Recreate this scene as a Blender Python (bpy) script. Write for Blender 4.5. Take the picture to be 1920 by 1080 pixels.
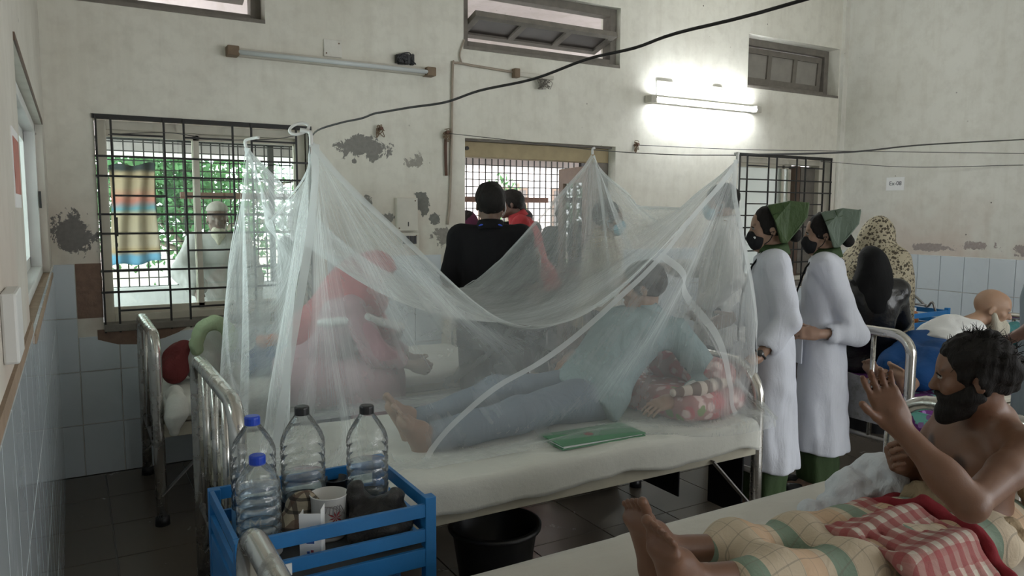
import bpy, bmesh, math, random
import numpy as np
from mathutils import Vector, Matrix
random.seed(7); RNG = np.random.default_rng(11)
scene = bpy.context.scene
for o in list(bpy.data.objects): bpy.data.objects.remove(o)
COL = scene.collection
PI = math.pi

# ------------------------------------------------------------------ camera
def make_camera():
    F, yaw, pitch, roll = 1411.06, math.radians(30.316), math.radians(5.862), math.radians(0.294)
    f = Vector((math.sin(yaw)*math.cos(pitch), math.cos(yaw)*math.cos(pitch), -math.sin(pitch)))
    r = Vector((math.cos(yaw), -math.sin(yaw), 0)); u = r.cross(f)
    r2 = r*math.cos(roll)+u*math.sin(roll); u2 = u*math.cos(roll)-r*math.sin(roll)
    cd = bpy.data.cameras.new('camera'); cd.sensor_width = 36; cd.lens = F/1920*36
    cd.clip_start = .02; cd.clip_end = 200
    c = bpy.data.objects.new('camera', cd); COL.objects.link(c)
    c.matrix_world = Matrix(((r2.x, u2.x, -f.x, .099), (r2.y, u2.y, -f.y, -4.826), (r2.z, u2.z, -f.z, 1.519), (0, 0, 0, 1)))
    scene.camera = c
make_camera()

# ------------------------------------------------------------------ light
vs = scene.view_settings
vs.view_transform = 'Standard'; vs.look = 'None'; vs.gamma = 1; vs.use_curve_mapping = False
vs.exposure = 0.8
scene.cycles.transparent_max_bounces = 14
scene.cycles.max_bounces = 6
scene.cycles.diffuse_bounces = 4
scene.cycles.sample_clamp_indirect = 4
w = bpy.data.worlds.new('sky'); scene.world = w; w.use_nodes = True
nt = w.node_tree; nt.nodes.clear()
wo = nt.nodes.new('ShaderNodeOutputWorld'); wb = nt.nodes.new('ShaderNodeBackground')
wb.inputs[0].default_value = (.93, .97, 1, 1); wb.inputs[1].default_value = 4.2
nt.links.new(wb.outputs[0], wo.inputs[0])
sl = bpy.data.lights.new('yard_fill_sun', 'SUN'); sl.energy = 1.2; sl.angle = math.radians(12); sl.color = (1, .97, .92)  # added lamp to brighten the yard; the sky itself is overcast
so_ = bpy.data.objects.new('yard_fill_sun', sl); COL.objects.link(so_); so_.rotation_euler = (math.radians(22), math.radians(6), 0)
def portal(loc, rot, sx, sy):
    l = bpy.data.lights.new('window_portal', 'AREA'); l.shape = 'RECTANGLE'; l.size = sx; l.size_y = sy
    l.cycles.is_portal = True
    o = bpy.data.objects.new('window_portal', l); COL.objects.link(o); o.location = loc; o.rotation_euler = rot
ROOM = dict(X0=0., X1=6.642, Y0=-7.6, Y1=0., H=3.56)
# ------------------------------------------------------------------ materials
MATS = {}
def _n(nt, t, **kw):
    n = nt.nodes.new('ShaderNode'+t)
    for k, v in kw.items(): setattr(n, k, v)
    return n
class MT:
    """small wrapper round a node tree"""
    def __init__(s, name):
        s.m = bpy.data.materials.new(name); s.m.use_nodes = True; s.nt = s.m.node_tree; s.nt.nodes.clear()
        s.out = _n(s.nt, 'OutputMaterial'); MATS[name] = s.m
    def node(s, t, ins=None, **kw):
        n = _n(s.nt, t, **kw)
        for k, v in (ins or {}).items(): s.set(n.inputs[k], v)
        return n
    def set(s, sock, v):
        if isinstance(v, bpy.types.NodeSocket): s.nt.links.new(v, sock)
        elif isinstance(v, (tuple, list)) and len(v) == 3 and sock.type == 'RGBA': sock.default_value = (*v, 1)
        else: sock.default_value = v
    def pos(s): return s.node('NewGeometry').outputs['Position']
    def obj(s): return s.node('TexCoord').outputs['Object']
    def mapped(s, v, scale=(1, 1, 1), rot=(0, 0, 0), loc=(0, 0, 0)):
        return s.node('Mapping', {'Vector': v, 'Scale': scale, 'Rotation': rot, 'Location': loc}).outputs[0]
    def noise(s, v, scale, detail=4, rough=.55, dist=0.):
        n = s.node('TexNoise', {'Vector': v, 'Scale': scale, 'Detail': detail, 'Roughness': rough, 'Distortion': dist})
        return n.outputs['Fac']
    def ramp(s, f, stops, interp='LINEAR'):
        n = s.node('ValToRGB', {'Fac': f}); r = n.color_ramp; r.interpolation = interp
        while len(r.elements) < len(stops): r.elements.new(.5)
        for e, (p, c) in zip(r.elements, stops):
            e.position = p; e.color = (*c, 1) if not isinstance(c, (int, float)) else (c, c, c, 1)
        return n.outputs['Color']
    def mix(s, f, a, b, mode='MIX'):
        n = s.node('Mix', data_type='RGBA', blend_type=mode)
        s.set(n.inputs[0], f); s.set(n.inputs[6], a); s.set(n.inputs[7], b)
        return n.outputs[2]
    def math(s, op, a, b=0., c=0., clamp=False):
        n = s.node('Math', operation=op, use_clamp=clamp)
        s.set(n.inputs[0], a); s.set(n.inputs[1], b); s.set(n.inputs[2], c)
        return n.outputs[0]
    def bump(s, h, strength=.2, dist=.01):
        return s.node('Bump', {'Height': h, 'Strength': strength, 'Distance': dist}).outputs[0]
    def bsdf(s, color, rough=.6, metal=0., normal=None, **kw):
        b = s.node('BsdfPrincipled'); s.set(b.inputs['Base Color'], color)
        s.set(b.inputs['Roughness'], rough); b.inputs['Metallic'].default_value = metal
        if normal is not None: s.set(b.inputs['Normal'], normal)
        for k, v in kw.items(): s.set(b.inputs[k.replace('_', ' ')], v)
        s.nt.links.new(b.outputs[0], s.out.inputs[0]); return b
def simple(name, color, rough=.6, metal=0., var=.12, vscale=6., bump=0., bscale=40., **kw):
    """one procedural colour with soft noise variation"""
    if name in MATS: return MATS[name]
    t = MT(name); v = t.obj(); f = t.noise(v, vscale, 4)
    c = t.mix(f, tuple(x*(1-var) for x in color), tuple(min(1, x*(1+var)) for x in color))
    nm = t.bump(t.noise(v, bscale, 5), bump, .01) if bump else None
    t.bsdf(c, rough, metal, nm, **kw); return t.m

# ------------------------------------------------------------------ mesh builder
class MB:
    def __init__(s): s.v = []; s.f = []; s.mi = []; s.cur = 0
    def add(s, vs, fs):
        b = len(s.v); s.v += [tuple(map(float, v)) for v in vs]
        s.f += [tuple(b+i for i in f) for f in fs]; s.mi += [s.cur]*len(fs); return s
    def box(s, lo, hi, R=None, c=None):
        x0, y0, z0 = lo; x1, y1, z1 = hi
        vs = [(x0,y0,z0),(x1,y0,z0),(x1,y1,z0),(x0,y1,z0),(x0,y0,z1),(x1,y0,z1),(x1,y1,z1),(x0,y1,z1)]
        if R is not None:
            cc = Vector(c if c is not None else ((x0+x1)/2, (y0+y1)/2, (z0+z1)/2))
            vs = [cc+R@(Vector(v)-cc) for v in vs]
        return s.add(vs, [(0,3,2,1),(4,5,6,7),(0,1,5,4),(1,2,6,5),(2,3,7,6),(3,0,4,7)])
    def bar(s, a, b, w, h=None, up=(0, 0, 1)):
        """rectangular bar from a to b, w wide, h high"""
        h = h or w; a = Vector(a); b = Vector(b); d = (b-a).normalized(); u = Vector(up)
        if abs(d.dot(u)) > .99: u = Vector((0, 1, 0))
        r = d.cross(u).normalized(); u = r.cross(d)
        vs = [p+r*sx*w/2+u*sz*h/2 for p in (a, b) for sx, sz in ((-1,-1),(1,-1),(1,1),(-1,1))]
        return s.add(vs, [(0,3,2,1),(4,5,6,7),(0,1,5,4),(1,2,6,5),(2,3,7,6),(3,0,4,7)])
    def tube(s, pts, r, n=10, cap=True, closed=False):
        P = [Vector(p) for p in pts]; m = len(P); rr = r if isinstance(r, (list, tuple)) else [r]*m
        vs = []; fs = []; ref = None
        for i in range(m):
            if closed: t = (P[(i+1) % m]-P[i-1])
            else: t = (P[min(i+1, m-1)]-P[max(i-1, 0)])
            t.normalize()
            if ref is None:
                ref = Vector((0, 0, 1)) if abs(t.z) < .9 else Vector((1, 0, 0))
            ref = (ref-t*ref.dot(t)); ref.normalize(); q = t.cross(ref)
            for k in range(n):
                a = 2*PI*k/n; vs.append(P[i]+(ref*math.cos(a)+q*math.sin(a))*rr[i])
        for i in range(m if closed else m-1):
            j = (i+1) % m
            for k in range(n):
                l = (k+1) % n; fs.append((i*n+k, i*n+l, j*n+l, j*n+k))
        if cap and not closed: fs += [tuple(range(n))[::-1], tuple(range((m-1)*n, m*n))]
        return s.add(vs, fs)
    def lathe(s, prof, c=(0, 0, 0), n=24, ax=None, sx=1., sy=1.):
        """prof: [(r,z)...] turned about z through c; ax = rotation matrix"""
        vs = []; fs = []; c = Vector(c); m = len(prof)
        for r, z in prof:
            for k in range(n):
                a = 2*PI*k/n; v = Vector((r*math.cos(a)*sx, r*math.sin(a)*sy, z))
                if ax is not None: v = ax@v
                vs.append(c+v)
        for i in range(m-1):
            for k in range(n):
                l = (k+1) % n; fs.append((i*n+k, i*n+l, (i+1)*n+l, (i+1)*n+k))
        return s.add(vs, fs)
    def grid(s, fn, nu, nv, closeu=False):
        vs = [fn(i/(nu if closeu else nu-1), j/(nv-1)) for j in range(nv) for i in range(nu)]
        fs = []
        for j in range(nv-1):
            for i in range(nu if closeu else nu-1):
                k = (i+1) % nu; fs.append((j*nu+i, j*nu+k, (j+1)*nu+k, (j+1)*nu+i))
        return s.add(vs, fs)
    def prism(s, poly, axis, a, b):
        """poly of 2-D points extruded along axis ('x','y','z') from a to b"""
        n = len(poly)
        def P(p, t): return {'x': (t, p[0], p[1]), 'y': (p[0], t, p[1]), 'z': (p[0], p[1], t)}[axis]
        vs = [P(p, a) for p in poly]+[P(p, b) for p in poly]
        fs = [tuple(range(n))[::-1], tuple(range(n, 2*n))]+[(i, (i+1) % n, n+(i+1) % n, n+i) for i in range(n)]
        return s.add(vs, fs)
    def mesh(s, name, loc=(0, 0, 0), smooth=False):
        me = bpy.data.meshes.new(name)
        v = np.array(s.v, dtype=float).reshape(-1, 3)-np.array(loc)
        me.from_pydata(v.tolist(), [], s.f)
        if smooth: me.shade_smooth()
        if any(s.mi): me.polygons.foreach_set('material_index', s.mi)
        me.update(); return me
def arc(c, r, a0, a1, n, u, v):
    c = Vector(c); u = Vector(u); v = Vector(v)
    return [c+u*math.cos(a0+(a1-a0)*i/n)*r+v*math.sin(a0+(a1-a0)*i/n)*r for i in range(n+1)]
def catmull(P, n=8):
    P = [np.array(p, float) for p in P]; Q = [2*P[0]-P[1]]+P+[2*P[-1]-P[-2]]; out = []
    for i in range(1, len(Q)-2):
        for k in range(n):
            t = k/n; a, b, c, d = Q[i-1:i+3]
            out.append(.5*((2*b)+(c-a)*t+(2*a-5*b+4*c-d)*t*t+(3*b-a-3*c+d)*t**3))
    out.append(P[-1]); return out

# ------------------------------------------------------------------ objects
def link(name, data, mat=None, parent=None, loc=(0, 0, 0)):
    o = bpy.data.objects.new(name, data); COL.objects.link(o); o.location = loc
    if parent is not None: o.parent = parent
    if mat is not None:
        for m in (mat if isinstance(mat, (list, tuple)) else [mat]):
            if len(data.materials) < len(mat if isinstance(mat, (list, tuple)) else [mat]):
                data.materials.append(MATS[m] if isinstance(m, str) else m)
    return o
def tag(o, label=None, cat=None, group=None, kind=None):
    if label: o['label'] = label
    if cat: o['category'] = cat
    if group: o['group'] = group
    if kind: o['kind'] = kind
    return o
def thing(name, label, cat, loc=(0, 0, 0), group=None):
    o = bpy.data.objects.new(name, None); COL.objects.link(o); o.location = loc; o.empty_display_size = .1
    o['base'] = list(loc)
    return tag(o, label, cat, group)
def wbase(o):
    b = Vector((0, 0, 0))
    while o is not None: b += o.location; o = o.parent
    return b
def part(parent, name, mb, mat, smooth=False, label=None, kind=None, bevel=0.):
    """mesh given in world coordinates, hung under parent"""
    me = mb.mesh(name, wbase(parent), smooth) if isinstance(mb, MB) else mb
    o = link(name, me, mat, parent)
    if bevel:
        b = o.modifiers.new('bevel', 'BEVEL'); b.width = bevel; b.segments = 2; b.limit_method = 'ANGLE'
    return tag(o, label, kind=kind)
def solo(name, mb, mat, label, cat, loc=(0, 0, 0), smooth=False, group=None, bevel=0.):
    o = link(name, mb.mesh(name, loc, smooth), mat, None, loc)
    if bevel:
        b = o.modifiers.new('bevel', 'BEVEL'); b.width = bevel; b.segments = 2; b.limit_method = 'ANGLE'
    return tag(o, label, cat, group)
def struct(name, mb, mat, smooth=False, loc=(0, 0, 0)):
    return tag(link(name, mb.mesh(name, loc, smooth), mat, None, loc), kind='structure')
def text_part(parent, name, s, loc, size, mat, right, up, extrude=.0006):
    """flat lettering as a mesh; right/up give its plane"""
    c = bpy.data.curves.new(name, 'FONT'); c.body = s; c.size = size; c.align_x = 'CENTER'; c.align_y = 'CENTER'; c.extrude = extrude
    o = bpy.data.objects.new(name, c); COL.objects.link(o)
    dg = bpy.context.evaluated_depsgraph_get(); me = bpy.data.meshes.new_from_object(o.evaluated_get(dg))
    bpy.data.objects.remove(o); r = Vector(right).normalized(); u = Vector(up).normalized(); n = r.cross(u)
    M = Matrix(((r.x, u.x, n.x, loc[0]), (r.y, u.y, n.y, loc[1]), (r.z, u.z, n.z, loc[2]), (0, 0, 0, 1)))
    me.transform(Matrix.Translation(-wbase(parent))@M)
    return link(name, me, mat, parent)
# ------------------------------------------------------------------ room materials
def plaster(name, axis, blobs, base=((.70, .675, .59), (.80, .78, .70))):
    """old limewash; blobs = (u, z, ru, rz, threshold, colour) flaked patches on the wall plane, u along axis"""
    t = MT(name); p = t.pos(); sep = t.node('SeparateXYZ', {0: p}); U = sep.outputs[axis]; Z = sep.outputs[2]
    big = t.noise(p, 1.1, 5, .6); fine = t.noise(p, 9, 6, .65)
    c = t.mix(t.ramp(big, [(.3, 0.), (.7, 1.)]), base[0], base[1])
    c = t.mix(t.math('MULTIPLY', t.ramp(fine, [(.45, 0.), (.75, 1.)]), .35), c, (.46, .43, .36))
    # rain streaks and hand dirt, strongest low down
    st = t.noise(t.mapped(p, (7, 7, .7)), 1.6, 4, .6)
    c = t.mix(t.math('MULTIPLY', t.ramp(st, [(.5, 0.), (.8, 1.)]), .22), c, (.42, .37, .28))
    pk = t.noise(p, 2.3, 3, .5)
    low = t.node('MapRange', {'Value': Z, 'From Min': 1.75, 'From Max': 1.2, 'To Min': 0., 'To Max': 1.}).outputs[0]
    c = t.mix(t.math('MULTIPLY', t.math('MULTIPLY', t.ramp(pk, [(.42, 0.), (.6, 1.)]), low), .55), c, (.55, .42, .35))
    # small chips everywhere
    ch = t.node('TexVoronoi', {'Vector': p, 'Scale': 7., 'Randomness': 1.}).outputs['Distance']
    chm = t.math('MULTIPLY', t.ramp(ch, [(.035, 1.), (.05, 0.)]), t.ramp(t.noise(p, 1.7, 3), [(.5, 0.), (.6, 1.)]))
    c = t.mix(chm, c, (.16, .14, .12))
    n1 = t.noise(p, 7, 7, .72, .8); n2 = t.noise(p, 42, 4, .6)
    edge = t.math('ADD', t.math('MULTIPLY', n1, 1.15), t.math('MULTIPLY', n2, .3))
    hole = None
    for (u, z, ru, rz, th, col) in blobs:
        a = t.math('DIVIDE', t.math('SUBTRACT', U, u), ru); b = t.math('DIVIDE', t.math('SUBTRACT', Z, z), rz)
        d = t.math('SQRT', t.math('ADD', t.math('MULTIPLY', a, a), t.math('MULTIPLY', b, b)))
        q = t.math('ADD', d, t.math('SUBTRACT', t.math('MULTIPLY', edge, 2.2), .38))
        m = t.ramp(t.math('SUBTRACT', q, th), [(.48, 1.), (.52, 0.)])
        cc = t.mix(n2, tuple(x*.7 for x in col), tuple(x*1.25 for x in col))
        c = t.mix(m, c, cc); hole = m if hole is None else t.math('MAXIMUM', hole, m)
    h = t.math('SUBTRACT', t.math('MULTIPLY', fine, .3), hole if hole is not None else 0.)
    t.bsdf(c, .85, 0, t.bump(h, .35, .012)); return t.m
G = (.25, .24, .22)
plaster('plaster_back', 0, [(1.80, 1.93, .20, .085, 1.6, G), (2.2, 1.57, .075, .09, 1.5, (.2, .2, .18)), (2.3, 1.46, .06, .055, 1.42, (.2, .2, .18)),
    (1.79, 1.57, .06, .05, 1.3, G), (.10, 1.38, .11, .14, 1.55, (.2, .19, .18)), (2.14, 1.84, .17, .10, 1.1, (.36, .34, .3)),
    (2.36, 1.34, .12, .1, 1.3, (.3, .28, .25)), (1.72, 1.84, .04, .03, 1.2, G), (1.95, 1.47, .12, .06, 1.05, G)])
plaster('plaster_right', 1, [(-.95, 1.215, .35, .05, 1.25, (.36, .31, .29)), (-1.35, 1.25, .3, .06, 1.2, (.36, .31, .29)), (-1.75, 1.22, .3, .06, 1.2, (.36, .31, .29))],
    ((.70, .685, .62), (.79, .78, .72)))
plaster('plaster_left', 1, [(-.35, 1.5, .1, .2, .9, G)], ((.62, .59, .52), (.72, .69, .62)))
plaster('plaster_plain', 0, [], ((.72, .70, .64), (.8, .78, .72)))
plaster('plaster_outer', 0, [], ((.62, .56, .55), (.74, .68, .67)))
def tile_mat(name, c, rough):
    t = MT(name); v = t.pos(); f = t.noise(v, 3, 4)
    ri = t.node('ObjectInfo').outputs['Random']
    cc = t.mix(f, tuple(x*.93 for x in c), c); cc = t.mix(t.math('MULTIPLY', ri, .25), cc, tuple(x*.85 for x in c))
    g = t.ramp(t.noise(v, 6, 6, .7), [(.55, 0.), (.85, 1.)]); cc = t.mix(t.math('MULTIPLY', g, .3), cc, tuple(x*.6 for x in c))
    t.bsdf(cc, t.math('ADD', t.math('MULTIPLY', g, .2), rough), 0, t.bump(t.noise(v, 2.2, 2), .04, .01)); return t.m
tile_mat('wall_tile', (.66, .72, .76), .09)
tile_mat('floor_tile', (.125, .105, .085), .2)
simple('grout', (.2, .19, .18), .9, bump=.2)
simple('old_wood', (.19, .17, .145), .75, var=.35, vscale=14, bump=.3)
simple('yellow_wood', (.42, .34, .2), .7, var=.25, vscale=10, bump=.2)
simple('brown_wood', (.13, .085, .06), .6, var=.3, vscale=10, bump=.2)
simple('cream_metal', (.66, .62, .52), .45, var=.15, vscale=12)
simple('white_metal', (.72, .72, .7), .45, var=.12)
simple('black_iron', (.018, .017, .016), .55, var=.3, bump=.15)
simple('rust_brown', (.12, .06, .04), .7, var=.4, bump=.2)
def glass_mat(name, tint, alpha, rough=.03):
    t = MT(name)
    g = t.node('BsdfGlossy', {'Color': (1, 1, 1), 'Roughness': rough}); tr = t.node('BsdfTransparent', {'Color': tint})
    fr = t.node('Fresnel', {'IOR': 1.45}); m = t.node('MixShader', {0: t.math('ADD', fr.outputs[0], alpha), 1: tr.outputs[0], 2: g.outputs[0]})
    t.nt.links.new(m.outputs[0], t.out.inputs[0])
glass_mat('window_glass', (.86, .93, .9), .02)
glass_mat('frosted_pane', (.75, .8, .78), .08, .3)
simple('dirty_pane', (.3, .28, .25), .5, var=.3, vscale=8)
simple('dark_pane', (.06, .05, .045), .5, var=.4, vscale=8)
simple('pale_green_pane', (.42, .5, .47), .12, var=.1, vscale=3)

# ------------------------------------------------------------------ room shell
W1 = (.235, 1.43, .835, 2.03); W2 = (2.53, 3.87, 0., 2.03); W3 = (5.243, 6.5, .835, 2.03)
V1 = (.1, 1.175, 2.65, 3.1); V2 = (2.52, 3.895, 2.65, 3.1); V3 = (5.32, 6.557, 2.625, 3.077)
T = .25
def wall_mesh(u0, u1, z0, z1, holes, t0, t1, axis):
    """wall slab with rectangular openings; axis 'x' runs along x (thickness in y), 'y' along y (thickness in x)"""
    us = sorted({u0, u1, *[h[0] for h in holes], *[h[1] for h in holes]}); zs = sorted({z0, z1, *[h[2] for h in holes], *[h[3] for h in holes]})
    def solid(i, j):
        if i < 0 or j < 0 or i >= len(us)-1 or j >= len(zs)-1: return False
        cu = (us[i]+us[i+1])/2; cz = (zs[j]+zs[j+1])/2
        return not any(h[0] < cu < h[1] and h[2] < cz < h[3] for h in holes)
    mb = MB()
    def P(u, t, z): return (u, t, z) if axis == 'x' else (t, u, z)
    for i in range(len(us)-1):
        for j in range(len(zs)-1):
            if not solid(i, j): continue
            a, b, c, d = us[i], us[i+1], zs[j], zs[j+1]
            for t in (t0, t1): mb.add([P(a,t,c),P(b,t,c),P(b,t,d),P(a,t,d)], [(0,1,2,3)])
            if not solid(i-1, j): mb.add([P(a,t0,c),P(a,t1,c),P(a,t1,d),P(a,t0,d)], [(0,1,2,3)])
            if not solid(i+1, j): mb.add([P(b,t0,c),P(b,t1,c),P(b,t1,d),P(b,t0,d)], [(0,1,2,3)])
            if not solid(i, j-1): mb.add([P(a,t0,c),P(b,t0,c),P(b,t1,c),P(a,t1,c)], [(0,1,2,3)])
            if not solid(i, j+1): mb.add([P(a,t0,d),P(b,t0,d),P(b,t1,d),P(a,t1,d)], [(0,1,2,3)])
    return mb
X1, Y0, H = ROOM['X1'], ROOM['Y0'], ROOM['H']
LW = (-2.62, -.5, 1.2, 1.92)                        # sliding window in the left wall
FW = [(3.0, 4.2, 0., 2.3), (4.6, 6.3, .9, 2.6)]   # windows and door behind the camera
RW = (-6.9, -4.9, .9, 2.6)
wall_back = struct('wall_back', wall_mesh(-.25, X1+.25, 0, H, [W1, W2, W3, V1, V2, V3], 0, T, 'x'), 'plaster_back')
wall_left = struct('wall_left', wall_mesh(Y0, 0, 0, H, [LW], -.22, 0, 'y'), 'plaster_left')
wall_right = struct('wall_right', wall_mesh(Y0, 0, 0, H, [RW], X1, X1+.22, 'y'), 'plaster_right')
wall_front = struct('wall_front', wall_mesh(-.22, X1+.22, 0, H, FW, Y0-.25, Y0, 'x'), 'plaster_plain')
struct('ceiling', MB().box((-.25, Y0-.25, H), (X1+.25, .25, H+.12)), 'plaster_plain')
floor = struct('floor', MB().box((-.25, Y0-.25, -.12), (X1+.25, .0, -.006)), 'grout')
# a shallow pilaster line in the right corner
struct('trim_1', MB().box((6.575, -.035, 0), (X1, 0, H)), 'plaster_right')
for (a, b, c, d) in FW: portal(((a+b)/2, Y0-.3, (c+d)/2), (PI/2, 0, 0), b-a, d-c)
portal((-.25, (LW[0]+LW[1])/2, (LW[2]+LW[3])/2), (0, -PI/2, 0), LW[3]-LW[2], LW[1]-LW[0])
portal((X1+.3, (RW[0]+RW[1])/2, (RW[2]+RW[3])/2), (0, PI/2, 0), RW[3]-RW[2], RW[1]-RW[0])

# tiles -----------------------------------------------------------------
def tile_mesh(name, sx, sz, th, g=.0025, bv=.002):
    """single glazed tile lying in the xz plane, face toward -y, origin at lower left"""
    a, b, c, d = g/2, sx-g/2, g/2, sz-g/2; e = bv
    mb = MB().add([(a,0,c),(b,0,c),(b,0,d),(a,0,d),(a+e,-th,c+e),(b-e,-th,c+e),(b-e,-th,d-e),(a+e,-th,d-e)],
                  [(4,5,6,7),(0,1,5,4),(1,2,6,5),(2,3,7,6),(3,0,4,7)])
    return mb.mesh(name)
TW, TH, ZB = .2032, .3048, .297
ROWS = [(0., ZB)]+[(ZB+TH*k, TH) for k in range(3)]
cache = {}
def put_tile(parent, loc, sx, sz, rotz=0., th=.007, mat='wall_tile'):
    k = (round(sx, 3), round(sz, 3), th, mat)
    if k not in cache:
        cache[k] = tile_mesh('tile', sx, sz, th); cache[k].materials.append(MATS[mat])
    o = bpy.data.objects.new('tile', cache[k]); COL.objects.link(o); o.parent = parent; o.location = loc; o.rotation_euler = (0, 0, rotz)
    return o
def hits(a, b, c, d, holes):
    return any(a < h[1]-.01 and b > h[0]+.01 and c < h[3]-.01 and d > h[2]+.01 for h in holes)
xs = [0., .106]; 
while xs[-1] < 6.57: xs.append(min(xs[-1]+TW, 6.575))
for z, hgt in ROWS:
    for a, b in zip(xs, xs[1:]):
        if b-a < .02: continue
        top = z+hgt
        if z > .85 and .1 < a < .3: continue                  # the tile that has come off beside the window
        if hits(a, b, z, top, [W2]): continue
        if hits(a, b, z, top, [W1, W3]):
            if z < .83-.05 and .83 < top: top = .80
            else: continue
        put_tile(wall_back, (a, 0, z), b-a, top-z)
ys = [-.035-.0]; 
while ys[-1] > -4.6: ys.append(ys[-1]-TW)
RR = [(0., .235)]+[(.235+TH*k, TH) for k in range(3)]
for z, hgt in RR:
    for k in range(len(ys)-1): put_tile(wall_right, (X1, ys[k], z), TW, hgt, -PI/2)
ys = [0.]
while ys[-1] > -4.75: ys.append(ys[-1]-TW)
for z, hgt in ROWS:
    for k in range(len(ys)-1): put_tile(wall_left, (0, ys[k+1], z), TW, hgt, PI/2)
# floor tiles
FT = .405
mfl = MB()
a, b, e = .0018, FT-.0018, .0015
mfl.add([(a,a,-.006),(b,a,-.006),(b,b,-.006),(a,b,-.006),(a+e,a+e,0),(b-e,a+e,0),(b-e,b-e,0),(a+e,b-e,0)], [(4,5,6,7),(0,1,5,4),(1,2,6,5),(2,3,7,6),(3,0,4,7)])
mfl = mfl.mesh('floor_tile'); mfl.materials.append(MATS['floor_tile'])
for i in range(17):
    for j in range(14):
        o = bpy.data.objects.new('floor_tile', mfl); COL.objects.link(o); o.parent = floor; o.location = (-.2+i*FT, -.02-(j+1)*FT, 0)
# bare mortar where tiles came off + ledge on top of the left wall's tiles
simple('mortar', (.21, .135, .1), .95, var=.35, vscale=25, bump=.5)
o = part(wall_back, 'mortar_patch', MB().box((.107, -.003, .905), (.236, .001, 1.213)), 'mortar')
mb = MB()
prof = [(.2, .835), (.2, .78), (.3, .745), (.42, .735), (.55, .765), (.62, .79), (.7, .835)]
mb.prism(prof, 'y', -.0078, 0.002); part(wall_back, 'mortar_patch', mb, 'mortar')
simple('brown_edge', (.33, .24, .17), .85, var=.3, vscale=15, bump=.3)
part(wall_left, 'tile_ledge', MB().box((-.001, -4.8, 1.211), (.006, -2.62, 1.24)), 'brown_edge')
# ------------------------------------------------------------------ windows in the back wall
def grille(win, x0, x1, z0, z1, xs, zfull, zpart, y=-.012):
    for x in xs:
        part(win, 'grille_bar', MB().bar((x, y, z0-.01), (x, y, z1+.01), .011, .011), 'black_iron')
    for z in zfull:
        part(win, 'grille_bar', MB().bar((x0, y-.006, z), (x1, y-.006, z), .006, .012), 'black_iron')
    for z in zpart:
        for a, b in zip(xs, xs[1:]):
            if b-a > .2: part(win, 'grille_bar', MB().bar((a, y-.006, z), (b, y-.006, z), .006, .011), 'black_iron')
ZF = [1.811, 1.701, 1.488, 1.379, 1.167, 1.047]; ZP = [1.933, 1.593, 1.276, .94]
def window_frame(win, x0, x1, z0, z1, y0, y1, w, mat):
    for a, b in (((x0, z0), (x0+w, z1)), ((x1-w, z0), (x1, z1)), ((x0+w, z0), (x1-w, z0+w)), ((x0+w, z1-w), (x1-w, z1))):
        part(win, 'frame', MB().box((a[0], y0, a[1]), (b[0], y1, b[1])), mat, bevel=.004)
def window(n, W, xs, sash, pane='window_glass'):
    x0, x1, z0, z1 = W
    win = tag(bpy.data.objects.new('window_%d' % n, None), kind='structure'); COL.objects.link(win); win.location = (x0, 0, z0)
    window_frame(win, x0+.01, x1-.01, z0+.02, z1-.012, .08, .2, .05, 'cream_metal')
    part(win, 'lintel_dark_edge', MB().box((x0-.01, -.012, z1-.012), (x1+.01, .03, z1+.012)), 'black_iron')  # black strip stands in for the shadow line under the lintel
    part(win, 'sill', MB().box((x0, -.02, z0-.015), (x1, .09, z0+.03)), 'old_wood', bevel=.006)
    for (a, b, y) in sash:
        sr = .032
        fr = part(win, 'sash', MB().box((a, y, z0+.08), (a+sr, y+.025, z1-.07)).box((b-sr, y, z0+.08), (b, y+.025, z1-.07))
             .box((a, y, z0+.07), (b, y+.025, z0+.11)).box((a, y, z1-.1), (b, y+.025, z1-.062)), 'cream_metal')
        part(fr, 'pane', MB().box((a+sr, y+.01, z0+.11), (b-sr, y+.014, z1-.1)), pane)
    grille(win, x0-.005, x1+.005, z0-.01, z1, xs, ZF, ZP)
    return win
win1 = window(1, W1, [.242, .316, .586, .692, .963, 1.072, 1.342, 1.424], [(.25, .79, .12), (.755, 1.40, .15)])
# lock rail on the left stile
part(win1, 'latch', MB().box((.315, .1, 1.36), (.335, .118, 1.47)), 'black_iron'); part(win1, 'latch', MB().box((.318, .1, 1.3), (.33, .118, 1.32)), 'black_iron')
win3 = window(3, W3, [5.25, 5.344, 5.62, 5.727, 6.0, 6.123, 6.385, 6.495], [(5.26, 5.99, .12), (5.95, 6.12, .15)], 'frosted_pane')
part(win3, 'shutter', MB().box((6.12, .1, .9), (6.19, .2, 1.96)).box((6.19, .16, .9), (6.49, .2, 1.96)), 'brown_wood')
part(win3, 'shutter_panel', MB().box((6.235, .13, .92), (6.49, .162, 1.95)), 'old_wood')
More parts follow.
